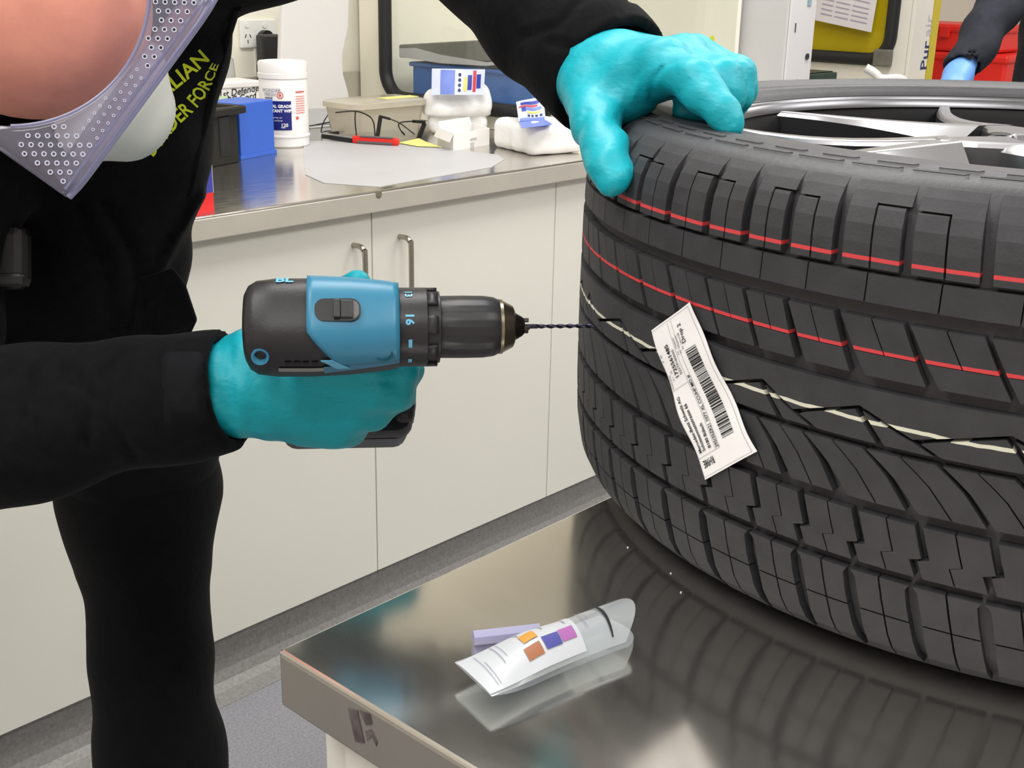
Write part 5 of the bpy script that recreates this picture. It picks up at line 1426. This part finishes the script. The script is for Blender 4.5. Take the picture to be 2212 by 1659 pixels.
# right hand round the drill handle
RH = [
    [.02, pc(415, 846, .940, 88), pc(505, 842, .940, 92), pc(575, 822, .945, 96)],
    [.02, pc(560, 815, .945, 98), pc(640, 840, .950, 96), pc(700, 850, .955, 84)],
    [.02, pc(600, 860, .955, 84), pc(690, 890, .962, 66)],
    [.010, pc(690, 800, .915, 56), pc(800, 806, .918, 44), pc(862, 802, .928, 34), pc(880, 800, .955, 29), pc(850, 800, .985, 26)],     # index on trigger
    [.010, pc(690, 845, .938, 54), pc(800, 842, .928, 43), pc(850, 846, .938, 36), pc(862, 852, .965, 30), pc(820, 850, .995, 26)],
    [.010, pc(680, 888, .948, 50), pc(765, 886, .944, 41), pc(808, 890, .955, 35), pc(815, 893, .985, 28)],
    [.010, pc(668, 922, .962, 40), pc(728, 926, .960, 36), pc(752, 930, .972, 30), pc(750, 928, .995, 25)],
    [.015, pc(560, 790, .985, 52), pc(660, 720, 1.000, 42), pc(735, 650, .985, 36), pc(772, 613, .972, 29)],            # thumb on the far side
    [.02, pc(540, 790, .955, 70), pc(590, 770, .975, 60)],
]
pts = np.array([p for c in RH for p, r in c[1:]])
def exR(P, d):
    q = P-C(520, 850, .9)
    d = d+.0008*np.sin((P@_rt)*320+2*np.sin((P@_up)*45))*np.exp(-((q@_rt+.02)/.035)**2)
    d = d+.0007*np.sin((P@nrm(_rt*.4+_up*.9))*210+2*np.sin((P@_rt)*36))
    return crease(P, d, [[(690, 828), (760, 824), (860, 824)], [(700, 868), (780, 864), (850, 868)], [(690, 908), (750, 905), (800, 908)], [(478, 745), (474, 800), (482, 870), (510, 915)], [(500, 750), (492, 810), (505, 880), (540, 920)]], .0014, 6)
link('glove', hand_mesh('glove', RH, .013, pts.min(0)-.05, pts.max(0)+.05, .0028, exR), 'glove_teal', pe)

# ------------------------------------------------------------------ safety goggles
gg = thing('safety_goggles', 'clear vented safety goggles worn on the bald head at upper left', 'goggles', C(300, 220, .82))
GD_ = .825; KM = GD_/F_PX
gO = C(312, 214, GD_)                                   # middle of the front edge
g_w2 = nrm(g_w0*.96+_fw*.18); g_v2 = np.cross(g_w2, g_u); g_v2 = g_v2 if g_v2@(-_fw) > 0 else -g_v2
def gp2(u, w, v=0.0): return gO+(g_u*u+g_w2*w)*KM+g_v2*v*KM
cu_, cw_ = -(367*0)+((28-312)*.591+(-22-214)*-.807), ((28-312)*.807+(-22-214)*.591)     # head circle centre in panel coordinates
RA = 300
def back_w(u):
    q = RA*RA-(u-cu_)**2
    lim = -215.0
    if q <= 0: return lim
    return max(lim, min(-20, cw_+math.sqrt(q)))
U0, U1 = -268, 268
def panel(s, t):
    u = U0+(U1-U0)*s; wb = back_w(u)
    ed = min(1, 12*min(s, 1-s))
    w = wb*(1-t)
    crown = -14*(1-ed)**2-6*t**6*0
    return gp2(u, w-(8*(1-ed) if t > .9 else 0), crown)
m = MB(); m.grid(panel, 44, 8); o = m.build('top_panel', 'goggle_clear', gg, sm=60); q = o.modifiers.new('solid', 'SOLIDIFY'); q.thickness = .0014
for s in (0.0, 1.0):
    m = MB(); m.grid(lambda a, b: gp2(U0+(U1-U0)*s, -12-200*a-40*b, -14-60*b), 8, 5); o = m.build('side_panel', 'goggle_clear', gg, sm=60); q = o.modifiers.new('solid', 'SOLIDIFY'); q.thickness = .0014
m = MB(); m.grid(lambda a, b: gp2(U0+8+(U1-U0-16)*a, -6-95*b, -8-180*b), 12, 6); o = m.build('front_lens', 'goggle_clear', gg, sm=60); q = o.modifiers.new('solid', 'SOLIDIFY'); q.thickness = .0014
ed = [gp2(U0+(U1-U0)*k/24, -2-6*(abs(k-12)/12)**8, -4-8*(abs(k-12)/12)**6) for k in range(25)]
MB().tube(ed, .0024, 8).build('front_rim', 'goggle_rim', gg, sm=60)
ed = [gp2(U0+10+(U1-U0-20)*k/24, -22, -1) for k in range(25)]
MB().tube(ed, .0012, 6).build('rim_ridge', 'goggle_rim', gg, sm=60)
sl_ = [gp2(u, back_w(u), 1) for u in np.linspace(-215, 262, 40) if back_w(u) > -214]
MB().tube(sl_, .0014, 8).build('face_seal', 'goggle_rim', gg, sm=60)
random.seed(2)
def vent(u, w, r, hole):
    p = gp2(u, w, 1.0)
    m = MB(); m.lathe([(r*KM, 0), (r*KM, .0014), (r*.6*KM, .0014), (r*.55*KM, -.0006)], 10, p, g_v2, cap=False); o = m.build('vent', 'vent_rim', gg, sm=40)
    if hole: m = MB(); m.lathe([(0, .0012), (r*.62*KM, .0012)], 8, p, g_v2); m.build('vent_hole', 'vent_hole', o)
for iw in range(0, 9):
    for iu in range(0, 9):
        w = -34-iw*16; u = 62+iu*24+(12 if iw % 2 else 0)
        if u < 245 and w > back_w(u)+14: vent(u, w, 5.6, True)
        u = -150-iu*24-(12 if iw % 2 else 0)
        if u > -250 and w > back_w(u)+14 and iw < 8: vent(u, w, 5.6, False)
for iw in range(0, 3):
    for iu in range(0, 9):
        u = -128+iu*20+(10 if iw % 2 else 0); w = -30-iw*17
        if w > back_w(u)+10 and u < 50: vent(u, w, 3.4, False)

# ------------------------------------------------------------------ second person at the far right
p2 = thing('person', 'second person in dark jacket with pale blue glove, mostly outside the right edge', 'person', C(2330, 700, 3.4)*np.array([1, 1, 0]))
mat('dark_denim', (30, 33, 44), 0.85, noise=(40, 0.3), bump=(90, 0.3)); mat('glove_blue', (110, 160, 228), 0.45)
PD = 3.25
W2 = C(2076, 152, PD-.15); E2 = C(2196, -50, PD); S2 = C(2330, -330, PD+.1)
a2_ = nrm(W2-E2)
B2_ = C(2345, 100, PD+.05)
def fj2(P):
    d = chain(P, [(S2, .09), (E2, .068), (W2, .047)], .03)
    d = np.maximum(d, (P-W2)@a2_)
    d = np.maximum(d, -sd_cap(P, W2-a2_*.03, W2+a2_*.05, .036, .037))
    t = chain(P, [(S2+np.array([0, 0, 0.02]), .13), (np.array([B2_[0], B2_[1], 1.15]), .165), (np.array([B2_[0], B2_[1], .92]), .17)], .04)
    d = smin(d, t, .03)
    return d+wrinkle(P, .003, [((.4, .5, .76), 52, 0, 14), ((.7, -.4, .6), 38, 1, 10)])
lo = np.minimum.reduce([S2, E2, W2, np.array([B2_[0], B2_[1], .75])])-.25; hi = np.maximum.reduce([S2, E2, W2, B2_])+.25
link('jacket', nets(fj2, lo, hi, .009, 'jacket'), 'dark_denim', p2)
def ft2(P):
    e = np.array([B2_[0], B2_[1], 0])
    d = None
    for s in (-1, 1):
        o = np.array([.09*s, -.03*s, 0]); c = chain(P, [(e+o+np.array([0, 0, .88]), .12), (e+o+np.array([0, 0, .48]), .082), (e+o+np.array([0, 0, .08]), .07)], .02)
        d = c if d is None else smin(d, c, .02)
    return d
e = np.array([B2_[0], B2_[1], .5]); link('trousers', nets(ft2, e-np.array([.3, .3, .55]), e+np.array([.3, .3, .55]), .014, 'trousers'), 'trouser_cloth', p2)
for s in (-1, 1):
    o = np.array([B2_[0]+.09*s, B2_[1]-.03*s, .04]); fwd = nrm([-.4, .9, 0])
    link('boot', nets(lambda P: np.maximum(sd_ell(P, o+fwd*.06, (.14, .05, .075), (fwd, np.cross([0, 0, 1], fwd), [0, 0, 1])), .002-P[..., 2]), o-.25, o+.25, .012, 'boot'), 'boot_black', p2)
H2_ = S2+np.array([.10, -.06, .30])
link('head', nets(lambda P: smin(sd_ell(P, H2_, (.08, .09, .115)), sd_cap(P, H2_-np.array([0, 0, .08]), H2_-np.array([.04, -.02, .22]), .055, .06), .03), H2_-.32, H2_+.2, .012, 'head'), 'skin', p2)
G2 = [[.02, (W2-a2_*.03, .030), (W2+a2_*.02, .034), (C(2058, 185, PD-.2), .034)],
      [.01, (C(2068, 178, PD-.18), .026), (C(2030, 200, PD-.24), .013), (C(2010, 222, PD-.26), .010)], [.01, (C(2062, 185, PD-.2), .022), (C(2036, 214, PD-.26), .012), (C(2025, 235, PD-.27), .009)],
      [.01, (C(2070, 190, PD-.22), .02), (C(2050, 222, PD-.28), .012), (C(2042, 240, PD-.29), .009)], [.01, (C(2078, 190, PD-.2), .018), (C(2066, 222, PD-.27), .011), (C(2060, 238, PD-.28), .008)],
      [.01, (C(2085, 185, PD-.16), .018), (C(2092, 215, PD-.2), .012), (C(2080, 236, PD-.24), .010)]]
pts = np.array([p for c in G2 for p, r in c[1:]])
link('glove', hand_mesh('glove', G2, .012, pts.min(0)-.06, pts.max(0)+.06, .006), 'glove_blue', p2)
